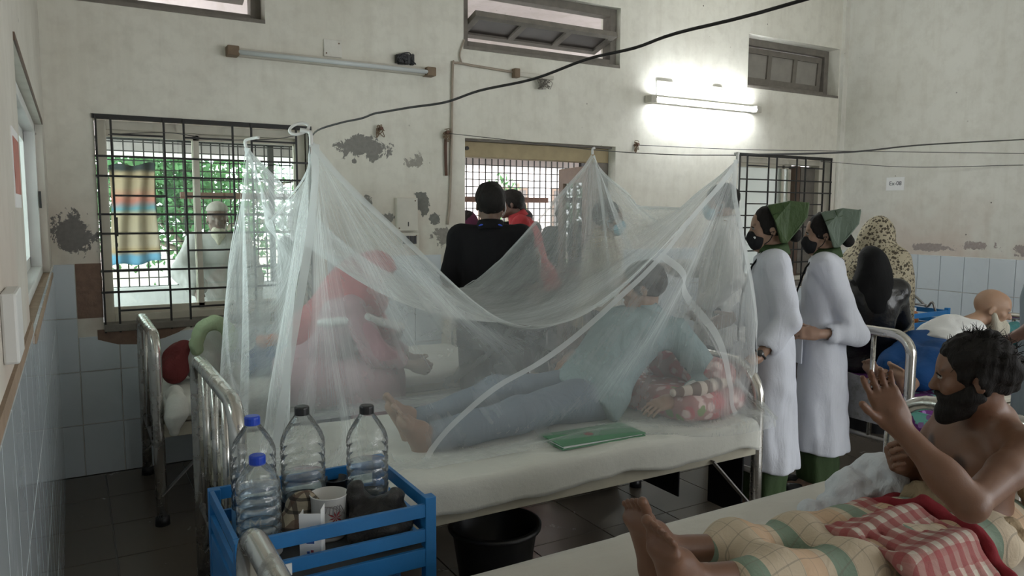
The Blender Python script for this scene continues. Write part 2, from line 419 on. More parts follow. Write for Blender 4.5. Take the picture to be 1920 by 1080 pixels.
# doorway
dw = tag(bpy.data.objects.new('door_1', None), kind='structure'); COL.objects.link(dw); dw.location = (2.53, 0, 0)
part(dw, 'head_frame', MB().box((2.53, .09, 1.905), (3.87, .2, 2.015)), 'yellow_wood', bevel=.005)
part(dw, 'head_shadow_board', MB().box((2.53, .05, 2.015), (3.87, .25, 2.03)), 'old_wood')
part(dw, 'jamb', MB().box((3.79, .09, 0), (3.87, .25, 1.905)), 'old_wood', bevel=.005)
part(dw, 'jamb', MB().box((2.53, .2, 0), (2.545, .25, 1.905)), 'brown_wood')
def leaf(parent, hinge, ang, w, h, th=.04):
    R = Matrix.Rotation(ang, 3, 'Z'); hv = Vector(hinge)
    def bx(a, b):
        m = MB().box(a, b); m.v = [tuple(hv+R@Vector(v)) for v in m.v]; return m
    lf = part(parent, 'door_leaf', bx((0, 0, 0), (.11, th, h)), 'brown_wood')
    for a, b in (((w-.1, 0, 0), (w, th, h)), ((.11, 0, h-.13), (w-.1, th, h)), ((.11, 0, .9), (w-.1, th, 1.02)), ((.11, 0, 0), (w-.1, th, .2)), ((.11, .012, .2), (w-.1, th-.012, .9))):
        part(lf, 'rail', bx(a, b), 'brown_wood')
    part(lf, 'pane', bx((.11, .015, 1.02), (w-.1, .022, h-.13)), 'window_glass')
    part(lf, 'glazing_bar', bx((w/2-.012, .008, 1.02), (w/2+.012, th-.008, h-.13)), 'brown_wood')
leaf(dw, (3.83, .25, .0), math.radians(79), .62, 1.89)
part(dw, 'bolt', MB().tube([(2.585, .07, 1.965), (2.585, .09, 1.965)], .014), 'black_iron')
# ventilators
def vent(n, W, tilt, frame_y=.11, pane='dirty_pane', cz=None):
    x0, x1, z0, z1 = W
    v = tag(bpy.data.objects.new('window_%d' % n, None), kind='structure'); COL.objects.link(v); v.location = (x0, 0, z0)
    window_frame(v, x0, x1, z0, z1, frame_y, frame_y+.1, .06, 'old_wood')
    part(v, 'sill', MB().box((x0, -.004, z0-.01), (x1, .11, z0+.012)), 'old_wood')
    a, b = x0+.07, x1-.07; hh = z1-z0-.14; cz = cz or (z0+z1)/2; cy = frame_y+.05
    R = Matrix.Rotation(tilt, 3, 'X'); c = Vector(((a+b)/2, cy, cz))
    def bx(p, q):
        m = MB().box(p, q); m.v = [tuple(c+R@Vector(t)) for t in m.v]; return m
    L = (b-a)/2; s = part(v, 'sash', bx((-L, -.02, -hh/2), (L, .02, -hh/2+.05)), 'old_wood')
    part(s, 'rail', bx((-L, -.02, hh/2-.05), (L, .02, hh/2)), 'old_wood')
    for k in range(4):
        x = -L+k*(2*L-.05)/3; part(s, 'stile', bx((x, -.02, -hh/2+.05), (x+.05, .02, hh/2-.05)), 'old_wood')
    for k in range(3):
        x = -L+k*(2*L-.05)/3; part(s, 'pane', bx((x+.05, -.003, -hh/2+.05), (x+(2*L-.05)/3, .003, hh/2-.05)), pane)
    return v
vent(4, V1, 1.25); vent(5, V2, math.radians(74), .05, 'dark_pane', 2.84); vent(6, V3, math.radians(4), .12)
# left wall sliding window, seen along the wall
lw = tag(bpy.data.objects.new('window_2', None), kind='structure'); COL.objects.link(lw); lw.location = (0, LW[0], LW[2])
y0, y1, z0, z1 = LW
for a, b in (((y0, z0), (y0+.05, z1)), ((y1-.05, z0), (y1, z1)), ((y0, z0), (y1, z0+.04)), ((y0, z1-.04), (y1, z1))):
    part(lw, 'frame', MB().box((-.12, a[0], a[1]), (-.03, b[0], b[1])), 'white_metal', bevel=.003)
for (a, b, x) in ((y0+.05, -1.5, -.075), (-1.56, y1-.05, -.1)):
    fr = part(lw, 'sash', MB().box((x, a, z0+.04), (x+.025, a+.05, z1-.04)).box((x, b-.05, z0+.04), (x+.025, b, z1-.04)).box((x, a, z0+.04), (x+.025, b, z0+.09)).box((x, a, z1-.09), (x+.025, b, z1-.04)), 'white_metal')
    part(fr, 'pane', MB().box((x+.01, a+.05, z0+.09), (x+.014, b-.05, z1-.09)), 'window_glass')
part(lw, 'lintel_dark_edge', MB().box((-.2, y0, z1), (.004, y1, z1+.02)), 'brown_wood')
part(lw, 'sill', MB().box((-.2, y0, z0-.02), (.012, y1+.02, z0+.005)), 'brown_edge', bevel=.004)
part(lw, 'latch', MB().box((-.028, -.56, 1.52), (-.018, -.53, 1.6)), 'black_iron')
# front wall openings (behind the camera): plain bars
for i, (a, b, c, d) in enumerate(FW):
    fwin = tag(bpy.data.objects.new('window_%d' % (7+i), None), kind='structure'); COL.objects.link(fwin); fwin.location = (a, Y0, c)
    window_frame(fwin, a, b, c, d, Y0-.18, Y0-.1, .05, 'cream_metal')
    part(fwin, 'mullion', MB().box(((a+b)/2-.025, Y0-.17, c+.05), ((a+b)/2+.025, Y0-.11, d-.05)), 'cream_metal')

rwn = tag(bpy.data.objects.new('window_11', None), kind='structure'); COL.objects.link(rwn); rwn.location = (X1, RW[0], RW[2])
for a, b in (((RW[0], RW[2]), (RW[0]+.05, RW[3])), ((RW[1]-.05, RW[2]), (RW[1], RW[3])), ((RW[0], RW[2]), (RW[1], RW[2]+.05)), ((RW[0], RW[3]-.05), (RW[1], RW[3])), ((-5.925, RW[2]), (-5.875, RW[3]))):
    part(rwn, 'frame', MB().box((X1+.08, a[0], a[1]), (X1+.16, b[0], b[1])), 'cream_metal')
# ------------------------------------------------------------------ veranda and yard
struct('veranda_floor', MB().box((-3, 0.0, -.12), (10, 2.15, -.004)), 'grout')
simple('parapet_paint', (.55, .55, .54), .6, var=.2, vscale=4)
parapet = struct('veranda_parapet', MB().box((-3, 2.0, -.1), (10, 2.15, .88)), 'parapet_paint')
struct('veranda_ceiling', MB().box((-3, .25, 3.4), (10, 2.3, 3.5)), 'plaster_outer')
struct('veranda_beam', MB().box((-3, 2.0, 2.09), (10, 2.2, 3.4)).box((-3, 2.2, 1.99), (10, 2.9, 2.12)), 'plaster_outer')
vg = tag(bpy.data.objects.new('veranda_grille', None), kind='structure'); COL.objects.link(vg); vg.location = (0, 2.05, .88)
mb = MB(); z = .88
for i in range(100):
    x = -1.2+i*.0735; mb.bar((x, 2.05, .88), (x, 2.05, 2.09), .010)
while z < 2.09: mb.bar((-1.2, 2.045, z), (6.2, 2.045, z), .009); z += .0735
part(vg, 'wire_mesh', mb, 'black_iron', kind='stuff')
part(vg, 'rail', MB().box((.9, 2.02, 1.605), (4.55, 2.08, 1.66)), 'rust_brown')
part(vg, 'top_rail', MB().box((-1.2, 2.03, 2.07), (6.2, 2.07, 2.095)), 'black_iron')
for x in (-.6, 1.62, 3.35, 4.98): part(vg, 'post', MB().box((x, 2.02, .88), (x+.04, 2.06, 2.09)), 'black_iron')
for x in (5.35,): struct('veranda_column', MB().box((x, 1.95, 0), (x+.3, 2.2, 3.4)), 'plaster_outer')
simple('ground_pale', (.8, .78, .74), .9, var=.15, vscale=2, bump=.2)
struct('yard_ground', MB().box((-25, 2.15, -.4), (30, 40, -.25)), 'ground_pale')
# ------------------------------------------------------------------ wall fixtures and wires
simple('tube_body', (.55, .52, .45), .5, var=.2, vscale=15)
simple('tube_cap', (.2, .14, .09), .7, var=.3, vscale=20)
simple('tube_glass_off', (.62, .66, .66), .15, var=.05)
simple('switch_plate', (.6, .57, .49), .4, var=.15, vscale=9)
simple('black_plastic', (.012, .012, .013), .4, var=.2)
t = MT('tube_lit'); e = t.node('Emission', {'Color': (.93, .98, 1.), 'Strength': 75.}); t.nt.links.new(e.outputs[0], t.out.inputs[0])
def tube_light(x0, x1, z, label, lit):
    r = thing('tube_light', label, 'tube light', (x0, 0, z), 'fluorescent tubes on the back wall')
    part(r, 'batten', MB().box((x0, -.045, z-.022), (x1, -.0, z+.026)), 'tube_body', bevel=.004)
    for a, b in ((x0-.012, x0+.055), (x1-.055, x1+.012)):
        part(r, 'end_holder', MB().box((a, -.085, z-.028), (b, -.004, z+.03)), 'tube_cap' if not lit else 'tube_body', bevel=.006)
    part(r, 'tube', MB().tube([(x0+.05, -.072, z-.004), (x1-.05, -.072, z-.004)], .014, 14), 'tube_lit' if lit else 'tube_glass_off', True)
tube_light(.95, 2.262, 2.447, 'unlit dusty fluorescent tube light on the wall above the left window', False)
tube_light(4.165, 5.41, 2.42, 'brightly lit fluorescent tube light between doorway and small ventilator', True)
def plate(name, label, x0, x1, z0, z1, th, mat='switch_plate', screws=True, cat='wall plate'):
    r = thing(name, label, cat, (x0, 0, z0))
    p = part(r, 'cover', MB().box((x0, -th, z0), (x1, 0, z1)), mat, bevel=.004)
    if screws:
        for x, z in ((x0+.015, z0+.02), (x1-.02, z1-.02)):
            part(r, 'screw', MB().lathe([(0, 0), (.005, 0), (.005, .002)], (x, -th-.001, z), 8, Matrix.Rotation(PI/2, 3, 'X')), 'tube_cap')
    return r
plate('junction_box', 'square cream junction box cover just above the unlit tube light', 1.53, 1.647, 2.485, 2.592, .012, 'plaster_plain')
sk = thing('wall_socket', 'burnt black socket above the right end of the unlit tube', 'socket', (2.005, 0, 2.48))
m = MB()
for i in range(7): m.box((2.01+.018*i+random.uniform(-.004, .004), -.03-random.uniform(0, .02), 2.485+random.uniform(0, .008)), (2.028+.018*i, 0, 2.55+random.uniform(-.008, .008)))
part(sk, 'holder', m, 'black_plastic'); m = MB()
for i in range(9): m.tube(catmull([(2.005+random.random()*.14, -.045, 2.48+random.random()*.08) for _ in range(4)], 4), .004, 5)
part(sk, 'burnt_wire', m, 'black_plastic')
plate('junction_box', 'cream cover plate above the left end of the lit tube', 4.27, 4.453, 2.465, 2.583, .012, 'plaster_plain')
plate('junction_box', 'small cream cover plate above the middle of the lit tube', 4.894, 5.02, 2.5, 2.588, .012, 'plaster_plain')
r = plate('switch_box', 'cream switch box cover on flaked wall beside doorway', 2.0, 2.153, 1.378, 1.603, .035, cat='switch box')
part(r, 'handle_slot', MB().box((2.078, -.038, 1.41), (2.084, -.034, 1.44)), 'black_plastic')
r = plate('switch_board', 'small switch board with dark switches under the switch box', 2.03, 2.16, 1.258, 1.366, .03, cat='switch board')
for i in range(4): part(r, 'switch', MB().box((2.042+.026*i, -.036, 1.29), (2.062+.026*i, -.03, 1.345)), 'black_plastic')
# conduits
simple('conduit', (.36, .3, .24), .7, var=.3, vscale=20)
cd = thing('conduit', 'thin painted cable conduit running down beside the doorway', 'conduit', (2.42, 0, 1.4))
part(cd, 'pipe', MB().tube(catmull([(2.93, -.012, 2.515), (2.6, -.012, 2.53), (2.45, -.012, 2.535), (2.43, -.012, 2.5), (2.42, -.012, 2.05), (2.405, -.012, 1.6), (2.385, -.012, 1.42)], 6), .009, 8), 'conduit', True)
part(cd, 'branch', MB().tube(catmull([(2.52, -.012, 2.7), (2.485, -.012, 2.6), (2.5, -.012, 2.535)], 5), .006, 6), 'conduit', True)
solo('rusty_pipe', MB().tube(catmull([(2.377, -.014, 2.05), (2.372, -.014, 1.95), (2.376, -.014, 1.76)], 4), .011, 8), 'rust_brown', 'short rusty pipe hanging from a nail left of the doorway', 'pipe', (2.377, 0, 1.76), True)
lt = thing('lamp_fitting', 'short broken lamp fitting with loose wires above the doorway', 'lamp fitting', (2.92, 0, 2.48))
part(lt, 'body', MB().box((2.93, -.04, 2.487), (3.25, -.005, 2.518)), 'tube_body', bevel=.005)
part(lt, 'end_cap', MB().box((2.905, -.055, 2.475), (2.95, -.004, 2.54)), 'tube_cap', bevel=.005)
m = MB()
for i in range(14): m.tube(catmull([(3.1+random.random()*.12, -.03-random.random()*.03, 2.5-random.random()*.09) for _ in range(4)], 4), .0025, 4)
part(lt, 'loose_wire', m, 'old_wood')
def nail(x, z, label):
    r = thing('wall_hook', label, 'hook', (x, 0, z))
    part(r, 'peg', MB().tube([(x, 0, z), (x+.004, -.045, z+.006)], .012, 8), 'rust_brown')
    m = MB()
    for i in range(7): m.tube(catmull([(x+random.uniform(-.03, .03), -.03, z+random.uniform(-.06, .03)) for _ in range(4)], 4), .003, 4)
    part(r, 'knotted_string', m, 'tube_cap')
nail(2.375, 2.05, 'rusty hook with knotted string left of the doorway')
nail(4.062, 2.05, 'rusty hook with hanging threads right of the doorway')
nail(1.891, 2.05, 'lone rusty hook above the grey flaked patch')
simple('cable_black', (.015, .015, .015), .5)
simple('wire_grey', (.09, .085, .08), .5)
cab = [(1.41, -.015, 2.02), (1.1, -1.2, 1.86), (.83, -2.28, 1.785), (.838, -2.508, 1.788), (.86, -2.63, 1.79), (.873, -2.699, 1.797), (.884, -2.757, 1.797), (.908, -2.893, 1.796), (.937, -3.051, 1.793), (.963, -3.191, 1.806), (.997, -3.379, 1.809), (1.026, -3.538, 1.828), (1.049, -3.663, 1.831), (1.067, -3.761, 1.842), (1.11, -3.994, 1.851), (1.2, -4.6, 1.9), (1.45, -6.1, 2.1), (1.6, Y0, 2.3)]
solo('hanging_cable', MB().tube(catmull(cab, 5), .0031, 7), 'cable_black', 'thick black cable sagging from window corner up to top right', 'cable', (1.41, 0, 2.02), True)
def wire(pts, r, label, mat='wire_grey'):
    solo('wire', MB().tube(catmull(pts, 8), r, 5), mat, label, 'wire', pts[0], True)
wire([(.3, -.02, 1.93), (.62, -.03, 1.955), (.85, -.03, 1.93), (1.2, -.03, 1.95), (1.41, -.02, 2.0)], .0025, 'thin wire strung across the top of the left window grille')
wire([(2.38, -.03, 2.05), (2.5, -.75, 1.95), (2.6, -1.4, 1.858), (2.66, -1.95, 1.80), (2.70, -2.38, 1.772)], .0025, 'thin wire holding up the right corners of the mosquito net')
wire([(2.70, -2.38, 1.772), (3.6, -2.3, 1.83), (4.6, -2.08, 1.93), (X1, -1.65, 2.10)], .005, 'uppermost black wire running from net corner to the right wall', 'cable_black')
wire([(4.07, -.03, 2.05), (4.8, -.5, 2.015), (5.7, -1.1, 2.0), (X1, -1.66, 1.99)], .003, 'middle thin wire from wall hook to the right wall')
wire([(6.3, -.04, 2.0), (6.5, -.8, 1.92), (X1, -1.66, 1.9)], .003, 'lowest short wire in the right corner of the room')
# paper on the right wall, stickers on the left wall
simple('paper', (.86, .86, .85), .8, var=.05); simple('ink', (.03, .03, .05), .7)
pp = thing('paper_sign', 'small white paper marked Ex-08 taped to the right wall', 'paper sign', (X1, -.67, 1.72))
part(pp, 'sheet', MB().box((X1-.003, -.675, 1.722), (X1-.001, -.5, 1.842)), 'paper')
text_part(pp, 'lettering', 'Ex-08', (X1-.0035, -.59, 1.785), .052, 'ink', (0, -1, 0), (0, 0, 1))
simple('poster_red', (.5, .17, .13), .6, var=.4, vscale=20)
ps = thing('wall_poster', 'narrow faded red and white notice on the left wall', 'poster', (0, -2.9, 1.52))
part(ps, 'sheet', MB().box((0, -2.93, 1.52), (.002, -2.72, 1.69)), 'paper'); part(ps, 'red_print', MB().box((.0021, -2.92, 1.55), (.003, -2.73, 1.67)), 'poster_red')
simple('blue_print', (.1, .35, .55), .5)
ps = thing('switch_box', 'white switch box with a blue strip on the left wall', 'switch box', (0, -3.45, 1.28))
part(ps, 'body', MB().box((0, -3.46, 1.28), (.022, -3.33, 1.39)), 'white_metal', bevel=.004); part(ps, 'blue_strip', MB().box((.005, -3.33, 1.29), (.02, -3.322, 1.385)), 'blue_print')
# ------------------------------------------------------------------ beds
def chrome(name, c, rough, dirt):
    t = MT(name); v = t.obj(); n = t.noise(v, 18, 5, .65); g = t.ramp(n, [(.5, 0.), (.75, 1.)])
    t.bsdf(t.mix(t.math('MULTIPLY', g, dirt), c, (.1, .085, .07)), t.math('ADD', t.math('MULTIPLY', g, .3), rough), .9)
chrome('chrome', (.6, .58, .54), .2, .6); chrome('dull_steel', (.3, .29, .28), .4, .6)
def linen(name, c, c2=None):
    t = MT(name); v = t.pos(); f = t.noise(v, 4, 4, .6); c2 = c2 or tuple(x*.84 for x in c)
    t.bsdf(t.mix(f, c2, c), .9, 0, t.bump(t.math('ADD', t.noise(t.mapped(v, (1, 2.5, 1)), 9, 5, .6), t.math('MULTIPLY', t.noise(v, 400, 2), .1)), .35, .02), Sheen_Weight=.1)
linen('bed_linen', (.66, .66, .6)); linen('bed_linen_warm', (.66, .63, .57))
simple('mattress_cream', (.5, .47, .38), .85, var=.12); simple('rail_paint', (.45, .42, .33), .6, var=.2, vscale=12)
def floral(name, base, spots):
    # scattered blossoms: voronoi cells coloured by cell
    t = MT(name); v = t.pos(); c = t.mix(t.noise(v, 6, 3), tuple(x*.8 for x in base), base)
    for sc, r0, r1, pet, col, thr in spots:
        vo = t.node('TexVoronoi', {'Vector': v, 'Scale': sc, 'Randomness': .8}); d = vo.outputs['Distance']
        wv = t.math('MULTIPLY', t.noise(v, sc*pet, 2), .5); q = t.math('ADD', d, t.math('SUBTRACT', wv, .25))
        m = t.ramp(q, [(r0, 1.), (r1, 0.)]); rnd = t.node('SeparateColor', {0: vo.outputs['Color']}).outputs[0]
        m = t.math('MULTIPLY', m, t.math('GREATER_THAN', rnd, thr)); c = t.mix(m, c, col)
    t.bsdf(c, .85, 0, t.bump(t.noise(v, 12, 4), .3, .02)); return t.m
floral('purple_floral', (.13, .02, .16), [(9, .3, .34, 3., (.2, .55, .48), .35), (22, .24, .28, 2., (.3, .16, .4), .4)])
floral('rose_floral', (.40, .21, .2), [(11, .42, .52, 2.2, (.46, .13, .14), .3), (17, .3, .44, 2.5, (.66, .5, .47), .3), (12, .26, .32, 2.5, (.2, .27, .11), .62)])
floral('leopard', (.42, .37, .26), [(40, .36, .42, 1.6, (.05, .04, .025), .1), (75, .3, .36, 1.5, (.09, .07, .04), .3)])
def board(bed, name, x, ya, yb, ztop, ra, slats, r=.026, cross=(.34,), lean=0.):
    """bent-tube end of a bed in the plane x, legs at ya (near) and yb (far)"""
    rb = ra
    U = [(x, ya, 0), (x, ya, (ztop-ra)*.6)]+[tuple(p) for p in arc((x+lean, ya+ra, ztop-ra), ra, PI, PI/2, 7, (0, 1, 0), (0, 0, 1))]
    U += [tuple(p) for p in arc((x+lean, yb-rb, ztop-rb), rb, PI/2, 0, 7, (0, 1, 0), (0, 0, 1))]+[(x, yb, (ztop-rb)*.6), (x, yb, 0)]
    b = part(bed, name, MB().tube(U, r, 14), 'chrome', True)
    for y in (ya, yb): part(b, 'rubber_foot', MB().lathe([(0, 0), (r+.008, 0), (r+.006, .04), (r, .045)], (x, y, 0), 14), 'black_plastic', True)
    for z in cross: part(b, 'crossbar', MB().tube([(x, ya, z), (x, yb, z)], .014, 10), 'dull_steel', True)
    for k in range(slats):
        y = ya+(yb-ya)*(k+1)/(slats+1); part(b, 'slat', MB().tube([(x, y, cross[0]), (x, y, ztop)], .013, 10), 'chrome', True)
    return b
def noise2(x, y, s=0):
    return (math.sin(x*3.1+y*1.7+s)+math.sin(x*5.3-y*4.1+1.3*s+1)*.6+math.sin(x*9.7+y*7.3+2.1*s+2)*.35+math.sin(x*17-y*13+s)*.2)/2.15
def bed(label, x0, x1, ya, yb, zf, zh, rail, mat_top, sheet_label, over, group='steel hospital beds', slats=3, head_panel=False, sheet='bed_linen', drop=.13, dropn=.0):
    r = thing('hospital_bed', label, 'bed', ((x0+x1)/2, (ya+yb)/2, 0), group)
    board(r, 'footboard', x0, ya, yb, zf, .1, slats)
    hb = board(r, 'headboard', x1, ya, yb, zh, .16, slats)
    for y in (ya, yb):
        part(r, 'side_rail', MB().box((x0+.02, y-.012, rail-.02), (x1-.02, y+.012, rail+.045)), 'rail_paint', bevel=.003)
        for xa, xb in ((x0, x0+.3), (x1, x1-.3)):
            part(r, 'brace', MB().bar((xa, y-.02, rail-.3), (xb, y-.02, rail+.0), .006, .03, (0, 1, 0)), 'dull_steel')
    part(r, 'bed_deck', MB().box((x0+.02, ya, rail+.02), (x1-.02, yb, rail+.045)), 'rail_paint')
    if head_panel: part(r, 'back_panel', MB().prism([(ya+.13, rail+.02), (yb-.1, rail+.02), (yb-.1, zh-.1), (ya+.33, zh-.12), (ya+.13, rail+.24)], 'x', x0-.02, x0-.008), 'dull_steel')
    m = solo('mattress', MB().box((x0+.04, ya-.02, rail+.046), (x1-.04, yb+.02, mat_top-.012)), 'mattress_cream', 'cream mattress under '+sheet_label, 'mattress', ((x0+x1)/2, (ya+yb)/2, rail+.046), bevel=.03)
    # draped sheet
    A, B = x0+.035, x1-.035; nx, ny = 90, 60
    def fn(u, v):
        X = A+(B-A)*u; s = v*((yb-ya)+.05+2*over)-over; L = (yb-ya)+.05
        e = .03
        wr = noise2(X*2.2, s*1.6, 1)*.009+noise2(X*5+s*3, s*7, 3)*.006+abs(noise2(X*3+s*9, s*2, 7))*.006
        if s < 0:
            d = -s; y = ya-.032-.012*math.sin(min(1, d/.06)*PI/2)-.004*noise2(X*6, d*3, 5); 
            hem = (drop+dropn*u*0+.02*noise2(X*2.3, 0, 4))
            z = mat_top-d*hem/over
        elif s > L:
            d = s-L; y = yb+.032+.012*math.sin(min(1, d/.06)*PI/2); z = mat_top-d*drop/over
        else:
            y = ya-.025+s; z = mat_top+wr+.002
            q = min(s, L-s)
            if q < .04: z -= (.04-q)**2*8
        if u < .03: z -= (.03-u)*.6
        if u > .97: z -= (u-.97)*.6
        return (X, y, z)
    o = solo('bed_sheet', MB().grid(fn, nx, ny), sheet, sheet_label, 'bed sheet', ((x0+x1)/2, (ya+yb)/2, mat_top), True)
    so = o.modifiers.new('thick', 'SOLIDIFY'); so.thickness = .004; so.offset = 1
    return r
bed('steel bed in the centre with the mosquito net hung over it', .50, 2.74, -2.52, -1.68, .935, .83, .45, .6, 'cream sheet on the bed inside the mosquito net', .16, drop=.12)
bed('steel bed in the corner beneath the barred left window', .415, 2.38, -.95, -.14, .92, .85, .45, .6, 'crumpled pale sheet on the bed under the left window', .08, drop=.06, slats=2)
bed('steel bed in the foreground under the bare-chested man', .40, 2.72, -4.05, -3.17, .83, .845, .42, .565, 'white cotton sheet on the foreground bed', .16, sheet='bed_linen_warm', drop=.13)
bed('steel bed at the back right under the bearded man', 3.70, 5.95, -2.63, -1.80, .905, .78, .40, .56, 'purple and turquoise flowered sheet on the back right bed', .1, drop=.06, head_panel=True, sheet='purple_floral')
# stencilled mark and paint on the rail of the net bed are left to the material
def lathe_thing(name, label, cat, loc, prof, mat, n=32, smooth=True, group=None):
    return solo(name, MB().lathe(prof, loc, n), mat, label, cat, loc, smooth, group)
tb = thing('plastic_tub', 'wide black plastic tub on the floor under the net bed', 'tub', (1.49, -2.32, 0))
part(tb, 'body', MB().lathe([(0, .004), (.12, .0), (.13, .01), (.168, .27), (.178, .29), (.172, .292), (.162, .27), (.125, .02), (0, .015)], (1.49, -2.32, 0), 40), 'black_plastic', True)
part(tb, 'rim', MB().lathe([(.166, .272), (.184, .276), (.186, .292), (.17, .296), (.166, .272)], (1.49, -2.32, 0), 40), 'black_plastic', True)
tb = thing('plastic_basin', 'low black basin on the floor beyond the net bed', 'basin', (2.58, -1.42, 0))
part(tb, 'body', MB().lathe([(0, .004), (.16, .0), (.19, .02), (.21, .14), (.2, .14), (.18, .03), (0, .02)], (2.58, -1.42, 0), 36), 'black_plastic', True)
part(tb, 'rim', MB().lathe([(.2, .13), (.22, .132), (.22, .145), (.2, .147), (.2, .13)], (2.58, -1.42, 0), 36), 'black_plastic', True)
# ------------------------------------------------------------------ blue bedside carts
simple('blue_paint', (.015, .16, .42), .4, var=.2, vscale=10, bump=.06, bscale=60)
simple('tray_dark', (.05, .055, .06), .5, var=.4, vscale=8)
def cart(label, x0, x1, y0, y1, ztop, tray, low):
    r = thing('bedside_cart', label, 'cart', ((x0+x1)/2, (y0+y1)/2, 0), 'blue steel bedside carts'); w = .032
    for x in (x0, x1-w):
        for y in (y0, y1-w): part(r, 'post', MB().box((x, y, 0), (x+w, y+w, ztop+(.018 if x > x0 else 0))), 'blue_paint', bevel=.002)
    for z0, z1 in ((ztop-.036, ztop), (ztop-.105, ztop-.07), (tray-.05, tray)):
        for y in (y0+.002, y1-.014): part(r, 'rail', MB().box((x0+w, y, z0), (x1-w, y+.012, z1)), 'blue_paint', bevel=.001)
        for x in (x0+.002, x1-.014): part(r, 'rail', MB().box((x, y0+w, z0), (x+.012, y1-w, z1)), 'blue_paint', bevel=.001)
    part(r, 'tray', MB().box((x0+.014, y0+.014, tray-.012), (x1-.014, y1-.014, tray)), 'tray_dark')
    part(r, 'lower_shelf', MB().box((x0+.006, y0+.006, low-.03), (x1-.006, y1-.006, low)), 'blue_paint')
    part(r, 'side_panel', MB().box((x0+.002, y0+w, low), (x0+.01, y1-w, tray-.05)), 'blue_paint')
    return r
c1 = cart('blue steel bedside cart holding water bottles in the foreground', .40, .925, -3.01, -2.588, .725, .60, .36)
for (x, z, w_, h_) in ((.47, .64, .03, .035), (.51, .648, .022, .03)): part(c1, 'paper_sticker', MB().box((x, -3.013, z-h_), (x+w_, -3.0095, z)), 'paper')
cart('blue steel bedside cart by the tiled right wall', 5.40, 5.95, -1.55, -1.05, .77, .66, .35)

# bottles -----------------------------------------------------------------
def pet(name, tint, base):
    t = MT(name); g = t.node('BsdfGlossy', {'Color': (1, 1, 1), 'Roughness': .06}); tr = t.node('BsdfTransparent', {'Color': tint})
    df = t.node('BsdfDiffuse', {'Color': (.8, .82, .82)}); hz = t.node('MixShader', {0: .07, 1: tr.outputs[0], 2: df.outputs[0]})
    nm = t.bump(t.noise(t.obj(), 45, 3), .5, .01); t.set(g.inputs['Normal'], nm)
    fr = t.node('Fresnel', {'IOR': 1.22}); m = t.node('MixShader', {0: t.math('ADD', fr.outputs[0], base), 1: hz.outputs[0], 2: g.outputs[0]})
    t.nt.links.new(m.outputs[0], t.out.inputs[0])
pet('pet_plastic', (.97, .98, .97), .05); pet('water', (.86, .93, .97), .08)
simple('cap_blue', (.012, .06, .5), .35); simple('cap_black', (.015, .015, .016), .35)
simple('label_black', (.02, .02, .022), .4); simple('label_white', (.62, .64, .66), .5); simple('label_blue', (.12, .3, .5), .5, var=.3, vscale=20)
simple('label_red', (.35, .03, .04), .5); simple('label_text', (.55, .55, .55), .5)
def bottle(label, loc, R, Hh, cap, ribs, lab=None, water=0., labz=(0., .1), lumpy=False, txt=None):
    x, y, z = loc; r = thing('water_bottle', label, 'bottle', loc, 'plastic water bottles on the bedside cart')
    sh = Hh*.70; prof = [(0, .004), (R*.9, .0), (R, .012)]
    z0 = labz[1] if lab else .02; n = ribs
    if lab: prof += [(R, labz[0]+.004), (R, labz[1])]
    for i in range(n):
        a = z0+(sh-z0)*i/n; b = (sh-z0)/n
        prof += [(R, a+b*.12), (R*.965 if not lumpy else R*.93, a+b*.25), (R*.965 if not lumpy else R*.9, a+b*.4), (R, a+b*.55), (R, a+b*.95)]
    prof += [(R*.97, sh+.012), (R*.86, sh+(Hh-sh)*.3), (R*.62, sh+(Hh-sh)*.55), (R*.36, sh+(Hh-sh)*.78), (.017, sh+(Hh-sh)*.86), (.017, Hh-.012)]
    part(r, 'body', MB().lathe(prof, loc, 32), 'pet_plastic', True)
    q = [(.0, Hh-.022), (.0215, Hh-.022), (.0215, Hh), (.019, Hh+.004), (0, Hh+.004)]
    part(r, 'cap', MB().lathe(q, loc, 20), cap, False, bevel=.002)
    if lab: 
        lb = part(r, 'label', MB().lathe([(R+.0008, labz[0]), (R+.0012, labz[0]+.003), (R+.0012, labz[1]-.003), (R+.0008, labz[1])], loc, 32), lab, True)
        if txt:
            a = math.atan2(-4.83-y, .1-x); d = Vector((math.cos(a), math.sin(a), 0)); up = Vector((0, 0, 1)); rt = up.cross(d)
            s, sz, mt, zz = txt; text_part(lb, 'lettering', s, Vector(loc)+d*(R+.0025)+up*zz, sz, mt, rt, up)
    if water > 0:
        pw = [(0, .008)]+[(rr*.975, zz) for rr, zz in prof[1:] if zz < water]+[(R*.94, water), (0, water)]
        part(r, 'water', MB().lathe(pw, loc, 32), 'water', True)
    return r
ZT = .601
bottle('large clear bottle with blue cap and a blue red label at back left of cart', (.515, -2.665, ZT), .062, .335, 'cap_blue', 5, 'label_blue', 0, (.01, .08), txt=('M', .05, 'label_white', .045))
bottle('large clear bottle with black cap and black label at the back of the cart', (.655, -2.665, ZT), .064, .345, 'cap_black', 6, 'label_black', .15, (.01, .075), txt=('KM', .026, 'label_text', .045))
bottle('half-filled clear bottle with black cap standing right on the cart', (.832, -2.72, ZT), .062, .338, 'cap_black', 6, 'label_black', .17, (.01, .07))
bottle('front clear bottle with diamond ribs and blue cap filled with water', (.495, -2.82, ZT), .058, .27, 'cap_blue', 5, 'label_white', .19, (.005, .05), lumpy=True, txt=('M', .02, 'label_red', .025))
